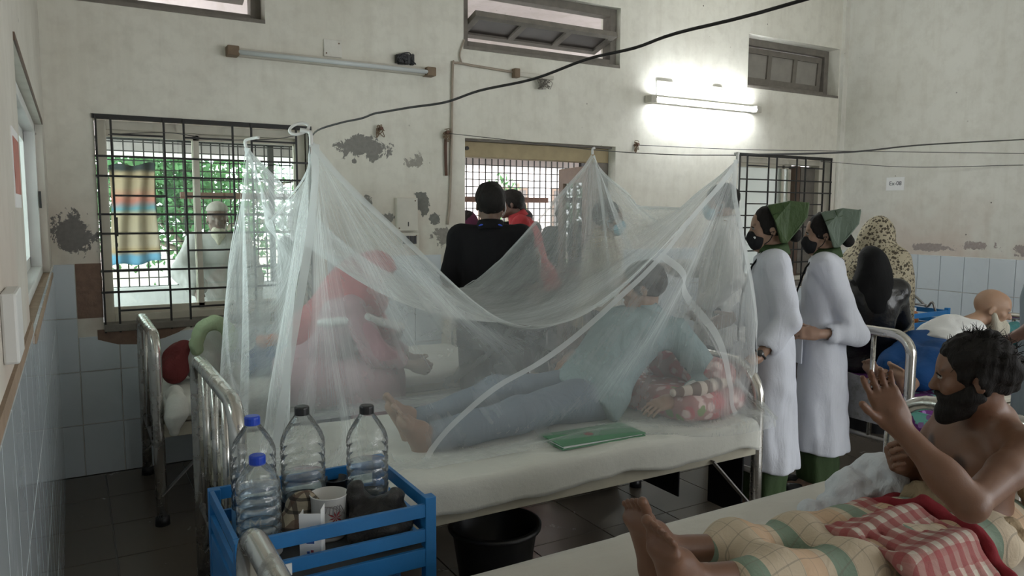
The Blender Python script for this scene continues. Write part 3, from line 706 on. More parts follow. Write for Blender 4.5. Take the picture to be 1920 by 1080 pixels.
# cup, carton, pot, bags, cloth ------------------------------------------------
simple('enamel_white', (.72, .71, .69), .25, var=.05); simple('print_red', (.3, .04, .05), .5); simple('print_blue', (.05, .12, .4), .5); simple('print_grey', (.3, .27, .27), .5)
cx, cy = .69, -2.80
cu = thing('plastic_mug', 'white plastic mug with a dark red flower print on the cart', 'mug', (cx, cy, ZT))
part(cu, 'body', MB().lathe([(0, .003), (.044, 0), (.046, .006), (.052, .122), (.054, .125), (.051, .126), (.043, .01), (0, .008)], (cx, cy, ZT), 32), 'enamel_white', True)
av = math.atan2(-4.83-cy, .1-cx)
def on_cyl(c, R0, R1, h, a, z, lift=.0012):
    R = R0+(R1-R0)*z/h+lift; return (c[0]+R*math.cos(a), c[1]+R*math.sin(a), c[2]+z)
m = MB()
for k in range(8):
    q = 2*PI*k/8+.2; ln = .026 if k % 2 else .02
    pts = [(0, 0), (ln*.5*math.cos(q-.22), ln*.5*math.sin(q-.22)), (ln*math.cos(q), ln*math.sin(q)), (ln*.5*math.cos(q+.22), ln*.5*math.sin(q+.22))]
    m.add([on_cyl((cx, cy, ZT), .046, .052, .122, av+.35+p[0]/.05, .07+p[1]) for p in pts], [(0, 1, 2, 3)])
part(cu, 'flower_print', m, 'print_red')
m = MB()
for k in range(6):
    p = catmull([(-.03+.01*k, .03-.004*k), (-.02+.008*k, .045), (.0+.008*k, .04-.006*k)], 5)
    m.tube([on_cyl((cx, cy, ZT), .046, .052, .122, av+.2+a[0]/.05, .06+a[1]) for a in p], .0008, 4)
part(cu, 'leaf_print', m, 'print_grey')
part(cu, 'grey_band', MB().lathe([(.0472, .012), (.0478, .032)], (cx, cy, ZT), 32), 'print_grey', True)
bx_, by_ = .605, -2.935
cb = thing('carton', 'small open white carton with red and blue print beside the mug', 'carton', (bx_, by_, ZT))
R = Matrix.Rotation(-.5, 3, 'Z')
def rb(lo, hi):
    m = MB().box(lo, hi); m.v = [tuple(Vector((bx_, by_, ZT))+R@Vector(v)) for v in m.v]; return m
part(cb, 'body', rb((-.028, -.022, 0), (.028, .022, .115)), 'paper')
part(cb, 'flap', rb((-.028, -.0225, .115), (.028, -.0215, .14)), 'paper'); part(cb, 'flap', rb((.0272, -.022, .115), (.0282, .022, .15)), 'paper')
part(cb, 'flap', rb((-.0285, -.022, .115), (-.0275, .022, .135)), 'paper')
for k, zz in enumerate((.028, .092)):
    for j in range(5):
        q = 2*PI*j/5; part(cb, 'print_mark', rb((-.002+.009*math.cos(q), -.0232, zz+.009*math.sin(q)), (.005+.009*math.cos(q), -.0222, zz+.006+.009*math.sin(q))), 'print_red' if j % 2 else 'print_blue')
part(cb, 'print_mark', rb((-.01, -.0232, .06), (.01, -.0222, .07)), 'print_blue')
simple('dark_steel', (.1, .1, .1), .3, .8)
solo('steel_pot', MB().lathe([(0, .003), (.033, 0), (.035, .01), (.036, .1), (.039, .103), (.035, .103), (.032, .012), (0, .01)], (.762, -2.632, ZT), 28), 'dark_steel', 'dark steel pot behind the half-filled bottle', 'pot', (.762, -2.632, ZT), True)
# ------------------------------------------------------------------ distance-field modeller (bodies, cloth bundles)
def v3(p): return np.array(p, float)
class SDF:
    def __init__(s): s.pr = []
    def _bb(s, lo, hi): return np.minimum(lo, hi), np.maximum(lo, hi)
    def cone(s, a, b, ra, rb=None, k=.02, op='u'):
        a = v3(a); b = v3(b); rb = ra if rb is None else rb; m = max(ra, rb)
        def f(X, Y, Z):
            d = b-a; L = max(d@d, 1e-9); t = np.clip(((X-a[0])*d[0]+(Y-a[1])*d[1]+(Z-a[2])*d[2])/L, 0, 1)
            return np.sqrt((X-a[0]-t*d[0])**2+(Y-a[1]-t*d[1])**2+(Z-a[2]-t*d[2])**2)-(ra+(rb-ra)*t)
        s.pr.append((f, np.minimum(a, b)-m, np.maximum(a, b)+m, k, op)); return s
    def chain(s, pts, rs, k=.02):
        for i in range(len(pts)-1): s.cone(pts[i], pts[i+1], rs[i], rs[i+1], k)
        return s
    def ell(s, c, r, R=None, k=.02, op='u'):
        c = v3(c); r = v3(r); M = np.eye(3) if R is None else np.array(R, float)
        def f(X, Y, Z):
            x, y, z = X-c[0], Y-c[1], Z-c[2]
            u = x*M[0, 0]+y*M[1, 0]+z*M[2, 0]; v = x*M[0, 1]+y*M[1, 1]+z*M[2, 1]; w = x*M[0, 2]+y*M[1, 2]+z*M[2, 2]
            k0 = np.sqrt((u/r[0])**2+(v/r[1])**2+(w/r[2])**2); k1 = np.sqrt((u/r[0]**2)**2+(v/r[1]**2)**2+(w/r[2]**2)**2)+1e-9
            return k0*(k0-1)/k1
        e = np.abs(M)@r; s.pr.append((f, c-e, c+e, k, op)); return s
    def rbox(s, c, h, R=None, rad=.01, k=.01, op='u'):
        c = v3(c); h = v3(h); M = np.eye(3) if R is None else np.array(R, float)
        def f(X, Y, Z):
            x, y, z = X-c[0], Y-c[1], Z-c[2]; q = []
            for i in range(3): q.append(np.abs(x*M[0, i]+y*M[1, i]+z*M[2, i])-(h[i]-rad))
            o = np.sqrt(sum(np.maximum(a, 0)**2 for a in q)); return o+np.minimum(np.maximum(np.maximum(q[0], q[1]), q[2]), 0)-rad
        e = np.abs(M)@h; s.pr.append((f, c-e, c+e, k, op)); return s
    def stack(s, o, M, prof, k=.02, fold=None, op='u', capr=.02):
        """elliptical sections along the local z axis; prof rows = (z, rx, ry, ox, oy)"""
        o = v3(o); M = np.array(M, float); P = np.array([list(p)+[0]*(5-len(p)) for p in prof], float)
        zz = np.linspace(P[0, 0], P[-1, 0], 60); C = np.array(catmull([tuple(p) for p in P], 10))
        C = C[np.argsort(C[:, 0])]; rows = [np.interp(zz, C[:, 0], C[:, i]) for i in range(1, 5)]
        def f(X, Y, Z):
            x, y, z = X-o[0], Y-o[1], Z-o[2]
            u = x*M[0, 0]+y*M[1, 0]+z*M[2, 0]; v = x*M[0, 1]+y*M[1, 1]+z*M[2, 1]; w = x*M[0, 2]+y*M[1, 2]+z*M[2, 2]
            rx, ry, ox, oy = [np.interp(w, zz, q) for q in rows]; u = u-ox; v = v-oy
            if fold is not None:
                amp, n, ph, zf0, zf1 = fold; th = np.arctan2(v, u)
                g = 1+amp*np.clip((w-zf0)/(zf1-zf0), 0, 1)*(np.sin(n*th+ph+w*2.5)+.5*np.sin((n*2+1)*th+ph*2-w*4)); rx = rx*g; ry = ry*g
            k0 = np.sqrt((u/rx)**2+(v/ry)**2); k1 = np.sqrt((u/rx**2)**2+(v/ry**2)**2)+1e-9; d = k0*(k0-1)/k1
            d = np.where(k0 < 1e-3, -np.minimum(rx, ry), d)
            e = np.maximum(P[0, 0]-w, w-P[-1, 0]); hh = np.clip(.5+.5*(d-e)/capr, 0, 1)
            return e*(1-hh)+d*hh+capr*hh*(1-hh)
        m = max(P[:, 1].max(), P[:, 2].max())*1.15+np.abs(P[:, 3:]).max()
        c0 = o+M[:, 2]*P[0, 0]; c1 = o+M[:, 2]*P[-1, 0]
        s.pr.append((f, np.minimum(c0, c1)-m, np.maximum(c0, c1)+m, k, op)); return s
    def half(s, p, n, k=.01):
        """cut everything on the side n points to"""
        p = v3(p); n = v3(n)/np.linalg.norm(n)
        s.pr.append((lambda X, Y, Z: ((X-p[0])*n[0]+(Y-p[1])*n[1]+(Z-p[2])*n[2]), None, None, k, 'cut')); return s
    def build(s, h, disp=None, smooth=1, bounds=None):
        adds = [p for p in s.pr if p[4] == 'u']
        lo = np.min([p[1] for p in adds], 0)-3*h-.012; hi = np.max([p[2] for p in adds], 0)+3*h+.012
        if bounds: lo = np.maximum(lo, bounds[0]); hi = np.minimum(hi, bounds[1])
        n = np.ceil((hi-lo)/h).astype(int)+1; F = np.full(n, .2, np.float32)
        ax = [lo[i]+h*np.arange(n[i]) for i in range(3)]
        for f, a, b, k, op in s.pr:
            if a is None: i0 = np.zeros(3, int); i1 = n
            else:
                mg = k+3*h+.01; i0 = np.clip(np.floor((a-mg-lo)/h).astype(int), 0, n); i1 = np.clip(np.ceil((b+mg-lo)/h).astype(int)+1, 0, n)
            if (i1 <= i0).any(): continue
            sl = tuple(slice(i0[i], i1[i]) for i in range(3))
            X = ax[0][sl[0]][:, None, None]; Y = ax[1][sl[1]][None, :, None]; Z = ax[2][sl[2]][None, None, :]
            d = np.broadcast_to(f(X, Y, Z), F[sl].shape); e = F[sl]
            if op == 'u': hh = np.clip(.5+.5*(e-d)/k, 0, 1); F[sl] = e*(1-hh)+d*hh-k*hh*(1-hh)
            elif op == 'cut' and a is None: hh = np.clip(.5-.5*(e-d)/k, 0, 1); F[sl] = e*(1-hh)+d*hh+k*hh*(1-hh)
            else: hh = np.clip(.5-.5*(e+d)/k, 0, 1); F[sl] = e*(1-hh)-d*hh+k*hh*(1-hh)
        if disp is not None:
            near = np.abs(F) < .05; I = np.nonzero(near)
            dv = disp(ax[0][I[0]], ax[1][I[1]], ax[2][I[2]]).astype(np.float32); F[I] += dv*np.clip(1.25-np.abs(F[I])/.022, 0, 1)
        F[0] = F[-1] = .2; F[:, 0] = F[:, -1] = .2; F[:, :, 0] = F[:, :, -1] = .2
        return surface_net(F, lo, h, smooth)
def surface_net(F, lo, h, smooth=1):
    S = F < 0
    cnt = np.zeros(np.array(F.shape)-1, np.int8)
    for a in (0, 1):
        for b in (0, 1):
            for c in (0, 1): cnt += S[a:F.shape[0]-1+a, b:F.shape[1]-1+b, c:F.shape[2]-1+c]
    act = (cnt > 0) & (cnt < 8); I = np.array(np.nonzero(act)).T
    idx = np.full(act.shape, -1, np.int64); idx[tuple(I.T)] = np.arange(len(I))
    acc = np.zeros((len(I), 3)); num = np.zeros(len(I))
    for ax in range(3):
        o1, o2 = [i for i in range(3) if i != ax]
        for a in (0, 1):
            for b in (0, 1):
                p = I.copy(); p[:, o1] += a; p[:, o2] += b; q = p.copy(); q[:, ax] += 1
                f0 = F[tuple(p.T)]; f1 = F[tuple(q.T)]; m = (f0 < 0) != (f1 < 0)
                t = np.where(m, f0/np.where(m, f0-f1, 1), 0); pos = p.astype(float); pos[:, ax] += t
                acc[m] += pos[m]; num[m] += 1
    V = acc/num[:, None]
    Q = []
    for ax in range(3):
        o1, o2 = (ax+1) % 3, (ax+2) % 3
        s0 = [slice(None)]*3; s1 = [slice(None)]*3; s0[ax] = slice(0, -1); s1[ax] = slice(1, None)
        A = S[tuple(s0)]; B = S[tuple(s1)]; E = np.array(np.nonzero(A != B)).T
        E = E[(E[:, o1] > 0) & (E[:, o2] > 0)]; fl = A[tuple(E.T)]
        def c(d1, d2):
            q = E.copy(); q[:, o1] -= d1; q[:, o2] -= d2; return idx[tuple(q.T)]
        quad = np.stack([c(1, 1), c(0, 1), c(0, 0), c(1, 0)], 1); quad[~fl] = quad[~fl][:, ::-1]; Q.append(quad)
    Q = np.concatenate(Q); Q = Q[(Q >= 0).all(1)]
    for _ in range(smooth):
        sm = np.zeros_like(V); ct = np.zeros(len(V))
        for i in range(4):
            j = (i+1) % 4
            np.add.at(sm, Q[:, i], V[Q[:, j]]); np.add.at(ct, Q[:, i], 1); np.add.at(sm, Q[:, j], V[Q[:, i]]); np.add.at(ct, Q[:, j], 1)
        V = .45*V+.55*sm/np.maximum(ct, 1)[:, None]
    return lo+V*h, Q
def np_mesh(name, V, Q, loc=(0, 0, 0), col=None, smooth=True):
    me = bpy.data.meshes.new(name); V = np.asarray(V)-np.array(loc)
    me.vertices.add(len(V)); me.vertices.foreach_set('co', V.astype(np.float32).ravel())
    k = Q.shape[1]; me.loops.add(Q.size); me.loops.foreach_set('vertex_index', Q.ravel().astype(np.int32))
    me.polygons.add(len(Q)); me.polygons.foreach_set('loop_start', np.arange(len(Q), dtype=np.int32)*k)
    me.update(calc_edges=True); me.validate()
    if smooth: me.shade_smooth()
    if col is not None:
        a = me.color_attributes.new('col', 'FLOAT_COLOR', 'POINT'); c = np.ones((len(V), 4), np.float32); c[:, :3] = col; a.data.foreach_set('color', c.ravel())
    return me
def wob(seed, scale, amp, n=7, aniso=(1, 1, 1)):
    """sum of sines used as cloth folds / lumps"""
    g = np.random.default_rng(seed); D = g.normal(size=(n, 3)); D /= np.linalg.norm(D, axis=1)[:, None]; D *= np.array(aniso)
    fr = scale*g.uniform(.6, 1.8, n); ph = g.uniform(0, 6.28, n); am = amp*g.uniform(.5, 1, n)/n**.5
    def f(X, Y, Z):
        r = 0
        for i in range(n): r = r+am[i]*np.sin(fr[i]*(D[i, 0]*X+D[i, 1]*Y+D[i, 2]*Z)+ph[i])
        return r
    return f
# ------------------------------------------------------------------ mosquito net: relaxed as a hanging cloth box
NETC = dict(A=(.775, -1.36, 1.81), B=(.80, -2.30, 1.752), C=(2.60, -1.42, 1.85), D=(2.70, -2.38, 1.765))
def relax_net():
    A, B, C, D = [v3(NETC[k]) for k in 'ABCD']
    nx, ny, nh = 58, 26, 28
    LX, LY, LH = 2.17, 1.10, 1.36                  # cloth sizes: top length, top width, side height
    per = [(i, 0) for i in range(nx)]+[(nx, j) for j in range(ny)]+[(i, ny) for i in range(nx, 0, -1)]+[(0, j) for j in range(ny, 0, -1)]
    npn = len(per); tid = lambda i, j: j*(nx+1)+i; NT = (nx+1)*(ny+1)
    sid = lambda p, k: tid(*per[p % npn]) if k == 0 else NT+(k-1)*npn+p % npn
    V = np.zeros((NT+npn*nh, 3)); g = np.random.default_rng(5)
    for j in range(ny+1):
        for i in range(nx+1):
            u, v = i/nx, j/ny; p = (1-v)*((1-u)*B+u*D)+v*((1-u)*A+u*C)      # row 0 = front edge
            sag = .52*4*u*(1-u)*(1-.1*v)+.25*4*v*(1-v)*(1-2.4*u*(1-u))+.02*16*u*(1-u)*v*(1-v); V[tid(i, j)] = p-np.array([0, 0, sag])
    def bottom(i, j):
        u, v = i/nx, j/ny; x = .57+(2.765-.57)*u; s = np.clip((x-1.85)/.7, 0, 1); s = s*s*(3-2*s)
        yf = -2.455-.155*s; return np.array([x, yf+(-1.655-yf)*v, .612-.04*s*(1-v)])
    for p in range(npn):
        b = bottom(*per[p]); t = V[tid(*per[p])]
        for k in range(1, nh+1):
            f = k/nh; q = t+(b-t)*f; V[sid(p, k)] = q
    V += g.normal(size=V.shape)*.004
    E = []; L = []; S = []
    dx, dy, dh = LX/nx, LY/ny, LH/nh
    def e(a, b, l, s): E.append((a, b)); L.append(l); S.append(s)
    for j in range(ny+1):
        for i in range(nx+1):
            if i < nx: e(tid(i, j), tid(i+1, j), dx, 1)
            if j < ny: e(tid(i, j), tid(i, j+1), dy, 1)
            if i < nx and j < ny: e(tid(i, j), tid(i+1, j+1), math.hypot(dx, dy), .3); e(tid(i+1, j), tid(i, j+1), math.hypot(dx, dy), .3)
            if i < nx-1: e(tid(i, j), tid(i+2, j), 2*dx, .05)
            if j < ny-1: e(tid(i, j), tid(i, j+2), 2*dy, .05)
    for p in range(npn):
        a, b = per[p], per[(p+1) % npn]; d = dx if a[1] == b[1] else dy; dh = 1.05*np.linalg.norm(V[tid(*a)]-bottom(*a))/nh
        for k in range(nh):
            e(sid(p, k), sid(p, k+1), dh, 1); e(sid(p, k+1), sid(p+1, k+1), d, 1)
            e(sid(p, k), sid(p+1, k+1), math.hypot(d, dh), .25); e(sid(p+1, k), sid(p, k+1), math.hypot(d, dh), .25)
            if k < nh-1: e(sid(p, k), sid(p, k+2), 2*dh, .04)
            e(sid(p, k+1), sid(p+2, k+1), 2*d, .05)
    E = np.array(E); L = np.array(L); S = np.array(S)
    # colour the edges so each batch touches a vertex once
    used = [set() for _ in range(len(V))]; colr = np.zeros(len(E), int)
    for n_, (a, b) in enumerate(E):
        c = 0
        while c in used[a] or c in used[b]: c += 1
        used[a].add(c); used[b].add(c); colr[n_] = c
    batches = [(E[colr == c, 0], E[colr == c, 1], L[colr == c], S[colr == c]) for c in range(colr.max()+1)]
    w = np.ones(len(V)); pins = {tid(0, 0): B, tid(nx, 0): D, tid(0, ny): A, tid(nx, ny): C}
    for i, p in pins.items(): w[i] = 0; V[i] = p
    for p in range(npn): w[sid(p, nh)] = 0; V[sid(p, nh)] = bottom(*per[p])
    prev = V.copy(); dt = 1/40
    hd = np.array([2.40, -2.10, 1.17]); pil = np.array([2.45, -2.35, .66])
    for it in range(NET_STEPS):
        vel = (V-prev)*(.93 if it < NET_STEPS*.7 else .8); prev = V.copy(); V = V+(vel+np.array([0, 0, -9.8*dt*dt*.12]))*(w > 0)[:, None]
        for _ in range(12):
            for a, b, l, s in batches:
                d = V[b]-V[a]; n = np.sqrt((d*d).sum(1))+1e-9; wa, wb = w[a], w[b]; ws = wa+wb; ok = ws > 0
                lim = np.where((s < .99) & (n < l), s*.4, s)                       # cloth resists stretch more than squeeze
                c = np.where(ok, (n-l)/n/np.where(ok, ws, 1)*lim, 0)[:, None]*d
                V[a] += wa[:, None]*c; V[b] -= wb[:, None]*c
        for c, r in ((hd, .155), (np.array([2.46, -2.1, .86]), .28), (pil, .2), (np.array([1.1, -2.12, .66]), .2)):
            d = V-c; n = np.sqrt((d*d).sum(1)); m = (n < r) & (w > 0); V[m] = c+d[m]/n[m][:, None]*r
        m = (V[:, 2] < .618) & (w > 0); V[m, 2] = .618
    # quads
    Q = [(tid(i, j), tid(i+1, j), tid(i+1, j+1), tid(i, j+1)) for j in range(ny) for i in range(nx)]
    Q += [(sid(p, k), sid(p, k+1), sid(p+1, k+1), sid(p+1, k)) for p in range(npn) for k in range(nh)]
    return V, np.array(Q), dict(nx=nx, ny=ny, nh=nh, npn=npn, tid=tid, sid=sid)
NET_STEPS = 90
def net_material(name, cover, edge, folds=1.):
    t = MT(name); p = t.pos(); streak = None; wsum = None
    # folds run out from the four tied corners: noise of the direction seen from each corner
    for k, sc in (('A', 9.), ('B', 9.), ('C', 9.), ('D', 9.)):
        d = t.node('VectorMath', {0: p, 1: NETC[k]}, operation='SUBTRACT').outputs[0]; r = t.node('VectorMath', {0: d}, operation='LENGTH').outputs['Value']
        n = t.noise(t.node('VectorMath', {0: d}, operation='NORMALIZE').outputs[0], sc, 5, .6); w = t.math('DIVIDE', 1., t.math('ADD', .15, t.math('MULTIPLY', r, r)))
        streak = t.math('MULTIPLY', n, w) if streak is None else t.math('ADD', streak, t.math('MULTIPLY', n, w)); wsum = w if wsum is None else t.math('ADD', wsum, w)
    streak = t.math('DIVIDE', streak, wsum); nm = t.bump(streak, .45*folds, .08)
    d = t.node('BsdfDiffuse', {'Color': (.85, .885, .885), 'Normal': nm}); tl = t.node('BsdfTranslucent', {'Color': (.85, .885, .885), 'Normal': nm})
    mx = t.node('MixShader', {0: .45, 1: d.outputs[0], 2: tl.outputs[0]}); tr = t.node('BsdfTransparent', {'Color': (1, 1, 1)})
    # woven threads cover more of the view the more the cloth is turned edge-on; tight folds double the cloth
    lw = t.node('LayerWeight', {'Blend': .5, 'Normal': nm}).outputs['Facing']
    cov = t.math('ADD', cover, t.math('MULTIPLY', t.math('POWER', lw, 2.2), edge))
    cov = t.math('ADD', cov, t.math('MULTIPLY', t.ramp(streak, [(.5, 0.), (.68, 1.)]), .17*folds), clamp=True)
    m = t.node('MixShader', {0: cov, 1: tr.outputs[0], 2: mx.outputs[0]}); t.nt.links.new(m.outputs[0], t.out.inputs[0])
net_material('net_mesh', .235, .60); net_material('net_tape', .6, .35, 0.)
NV, NQ, NI = relax_net()
nroot = thing('mosquito_net', 'white see-through mosquito net hung by four corners over the centre bed', 'mosquito net', (1.65, -2.05, .6))
nb = link('net_cloth', np_mesh('net_cloth', NV, NQ, (1.65, -2.05, .6)), 'net_mesh', nroot)
sb = nb.modifiers.new('sub', 'SUBSURF'); sb.levels = 1; sb.render_levels = 2
def net_point(side, u, v):
    """point on the net: side 'front','right','back','left' (u along, v down) or 'top'"""
    nx, ny, nh, sid, tid = NI['nx'], NI['ny'], NI['nh'], NI['sid'], NI['tid']
    off, n = dict(front=(0, nx), right=(nx, ny), back=(nx+ny, nx), left=(2*nx+ny, ny))[side]
    a = min(max(u, 0), 1)*n; i = min(int(a), n-1); fa = a-i; b = min(max(v, 0), 1)*nh; k = min(int(b), nh-1); fb = b-k
    P = lambda p, q: NV[sid(off+p, q)]
    return (1-fa)*(1-fb)*P(i, k)+fa*(1-fb)*P(i+1, k)+(1-fa)*fb*P(i, k+1)+fa*fb*P(i+1, k+1)
def tape(side, uv, w=.012, n=10, lift=.004):
    C = catmull([(a, b, 0) for a, b in uv], n); pts = [net_point(side, c[0], c[1]) for c in C]; m = MB(); L = []
    cen = np.array([1.65, -2.0, 1.0])
    for i in range(len(pts)):
        t = pts[min(i+1, len(pts)-1)]-pts[max(i-1, 0)]; t = t/(np.linalg.norm(t)+1e-9)
        q = C[i]; e = .012; du = net_point(side, q[0]+e, q[1])-net_point(side, q[0]-e, q[1]); dv = net_point(side, q[0], q[1]+e)-net_point(side, q[0], q[1]-e)
        nn = np.cross(du, dv); nn = nn/(np.linalg.norm(nn)+1e-9); s = np.cross(nn, t); s = s/(np.linalg.norm(s)+1e-9)
        if nn@(pts[i]-cen) < 0: nn = -nn
        L.append((pts[i]+s*w+nn*lift, pts[i]-s*w+nn*lift))
    V = [p for l in L for p in l]; m.add(V, [(2*i, 2*i+1, 2*i+3, 2*i+2) for i in range(len(L)-1)])
    return part(nroot, 'seam_tape', m, 'net_tape', True)
tape('front', [(.006, 0), (.006, .3), (.006, .6), (.006, .98)], .014)
tape('front', [(.994, 0), (.994, .4), (.994, .97)], .011)
tape('left', [(.02, 0), (.02, .3), (.02, .6), (.02, .97)], .012)
tape('right', [(.98, 0), (.98, .3), (.98, .6), (.98, .97)], .009)
tape('front', [(i/14, .012) for i in range(15)], .01)
tape('back', [(i/14, .012) for i in range(15)], .01)
tape('right', [(i/8, .012) for i in range(9)], .009)
tape('left', [(i/8, .012) for i in range(9)], .009)
tape('front', [(.985, .02), (.88, .025), (.78, .07), (.65, .15), (.52, .32), (.41, .5), (.32, .72), (.26, .95)], .011)
tape('front', [(.78, .07), (.815, .2), (.85, .37), (.89, .58), (.91, .82), (.92, .95)], .017)
simple('white_cord', (.7, .7, .68), .8)
for k, up in (('A', (.05, -.03, .02)), ('B', (-.03, .02, .03)), ('C', (.005, .0, .012)), ('D', (.0, .02, .012))):
    p = v3(NETC[k]); part(nroot, 'corner_tie', MB().tube(catmull([p-[0, 0, .02], p+[0, 0, .008], p+np.array(up)*.5+[.012, 0, .01], p+np.array(up)], 5), [.007]*16, 8), 'white_cord', True)
p = v3(NETC['B'])+[-.03, .03, .035]
part(nroot, 'loop_tie', MB().tube([p+np.array([.032*math.cos(a), .01*math.sin(a), .02*math.sin(a+.5)]) for a in np.linspace(0, 2*PI, 20)[:-1]], .005, 8, closed=True), 'white_cord', True)
# ------------------------------------------------------------------ people
def skin_mat(name, rough=.5):
    t = MT(name); v = t.obj(); a = t.node('VertexColor', layer_name='col').outputs[0]
    f = t.noise(v, 14, 4, .6); c = t.mix(t.math('MULTIPLY', t.ramp(f, [(.35, 0.), (.7, 1.)]), .35), a, t.mix(1., a, (.72, .62, .56), 'MULTIPLY'))
    b = t.bsdf(c, rough, 0, t.bump(t.noise(v, 220, 4), .12, .003)); b.inputs['Subsurface Weight'].default_value = .06; b.inputs['Subsurface Radius'].default_value = (.012, .004, .002)
skin_mat('skin')
def cloth_mat(name, c, rough=.85, var=.1, bs=7., bump=.5):
    t = MT(name); v = t.obj(); f = t.noise(v, 5, 4); n1 = t.noise(t.mapped(v, (1.6, 1.6, .6)), bs, 4, .55, .6)
    t.bsdf(t.mix(f, tuple(x*(1-var) for x in c), tuple(min(1, x*(1+var)) for x in c)), rough, 0, t.bump(t.math('ADD', n1, t.math('MULTIPLY', t.noise(v, 300, 2), .06)), bump, .02), Specular_IOR_Level=.25)
def hair_mat(name, c):
    t = MT(name); v = t.obj(); w = t.noise(t.mapped(v, (60, 60, 14)), 3, 4, .6); t.bsdf(t.mix(w, tuple(x*.5 for x in c), tuple(x*1.5 for x in c)), .75, 0, t.bump(w, .6, .006), Specular_IOR_Level=.25)
hair_mat('hair_black', (.012, .010, .009)); hair_mat('hair_brown', (.03, .022, .018)); hair_mat('beard_white', (.5, .47, .38)); hair_mat('hair_grey', (.1, .1, .1))
simple('eye_white', (.32, .29, .27), .25); simple('iris_dark', (.012, .008, .006), .15)
UP = np.array([0, 0, 1.])
def unit(v): v = v3(v); return v/np.linalg.norm(v)
def frame(F, up=UP):
    """columns: x = person's left, y = forward, z = up"""
    F = unit(F); L = unit(np.cross(up, F)); return np.stack([L, F, np.cross(F, L)], 1)
SP = {}
def add_head(S, c, M, s=1., sex='m', fine=True):
    c = v3(c)
    P = lambda x, y, z: c+M@(np.array([x, y, z])*s)
    E = lambda p, r, k=.02, op='u', R=None: S.ell(P(*p), np.array(r)*s, M if R is None else M@R, k*s, op)
    E((0, -.012, .03), (.073, .094, .088)); E((0, .036, .03), (.060, .058, .068)); E((0, .036, -.038), (.054, .050, .074))
    for q in (-1, 1):
        S.cone(P(q*.049, -.004, -.05), P(q*.018, .058, -.098), .017*s, .015*s, .02*s)
        E((q*.042, .056, -.022), (.02, .018, .016))
        R = np.array(Matrix.Rotation(.25*q, 3, 'Z'))@np.array(Matrix.Rotation(-.2, 3, 'X'))
        E((q*.075, -.010, -.008), (.0075, .017, .028), .008, 'u', R)
    E((0, .066, -.1), (.02, .017, .015)); S.cone(P(-.036, .078, .022), P(.036, .078, .022), .010*s, None, .018*s)
    S.cone(P(0, .086, .012), P(0, .105, -.03), .0075*s, .0105*s, .012*s); E((0, .098, -.036), (.017, .012, .0085), .008)
    if fine:
        for q in (-1, 1):
            E((q*.032, .096, .006), (.016, .012, .010), .012, 's'); E((q*.032, .077, .004), (.0145, .013, .012), .004)
            E((q*.083, -.004, -.004), (.006, .010, .017), .006, 's')
        S.cone(P(-.02, .080, -.064), P(0, .089, -.061), .0055*s, None, .006*s); S.cone(P(.02, .080, -.064), P(0, .089, -.061), .0055*s, None, .006*s)
        S.cone(P(-.015, .082, -.073), P(.015, .082, -.073), .0075*s, None, .006*s)
    return S
def add_hand(S, w, d, n, right, s=1., curl=(.35, .4, .3), spread=.06, thumb=.5, k=.006):
    """w wrist, d finger direction, n palm normal"""
    w = v3(w); d = unit(d); n = unit(v3(n)-d*(v3(n)@d)); t = np.cross(-n, d)*(1 if right else -1)
    M = np.stack([t, d, -n], 1)
    S.rbox(w+d*.052*s, (.040*s, .050*s, .0145*s), M, .013*s, .012*s); S.cone(w, w+d*.04*s, .026*s, .03*s, .02*s)
    for i, (x, L) in enumerate(((.029, .070), (.0095, .078), (-.0100, .072), (-.0285, .056))):
        b = w+(d*.093+t*x)*s; a = 0.; p = b-d*.012*s; sd = (x/.03)*spread; r = (.0088 if i < 3 else .0076)*s
        c3 = curl[i] if isinstance(curl[0], (tuple, list)) else curl
        dd = unit(d+t*sd); S.cone(p, b, r*1.05, r, k)
        for j, fr in enumerate((.46, .30, .24)):
            a += c3[j]; q = b+(dd*math.cos(a)+n*math.sin(a))*L*fr*s; r2 = r*.93; S.cone(b, q, r, r2, k*.6); b = q; r = r2
    b = w+(d*.022+t*.026)*s; dt = unit(d*.75+t*(.85-thumb*.5)+n*thumb); S.cone(b, b+dt*.03*s, .014*s, .0125*s, .012*s); b = b+dt*.03*s
    for L in (.034, .027):
        dt = unit(dt+d*.35+n*.1); q = b+dt*L*s; S.cone(b, q, .0115*s, .0095*s, .004); b = q
    return S
def add_foot(S, an, d, n, right, s=1.):
    """an ankle, d heel-to-toe direction, n toward the instep"""
    an = v3(an); d = unit(d); n = unit(v3(n)-d*(v3(n)@d)); t = np.cross(d, n)*(-1 if right else 1)  # t toward the big toe
    heel = an-d*.035*s-n*.045*s; ball = an+d*.115*s-n*.058*s
    S.ell(heel, np.array([.03, .036, .032])*s, np.stack([t, d, n], 1), .03*s); S.cone(an, an+d*.05*s-n*.01*s, .036*s, .032*s, .03*s)
    S.cone(an+d*.03*s-n*.012*s, ball+n*.012*s+t*.012*s, .032*s, .022*s, .03*s); S.cone(an+d*.0*s-n*.03*s, ball-t*.02*s, .028*s, .018*s, .03*s)
    S.cone(heel, ball+t*.008*s, .026*s, .022*s, .03*s); S.cone(ball+t*.024*s, ball-t*.033*s, .020*s, .015*s, .02*s)
    for x, L, r in ((.033, .060, .0130), (.0115, .056, .0085), (-.0055, .050, .0080), (-.0215, .042, .0078), (-.0365, .032, .0076)):
        b = ball+t*x*s+d*.008*s; m = b+d*L*.55*s+n*.004*s; e = b+d*L*s-n*.004*s; S.cone(b, m, r*s, r*.92*s, .004*s); S.cone(m, e, r*.92*s, r*1.04*s, .002*s)
    return S
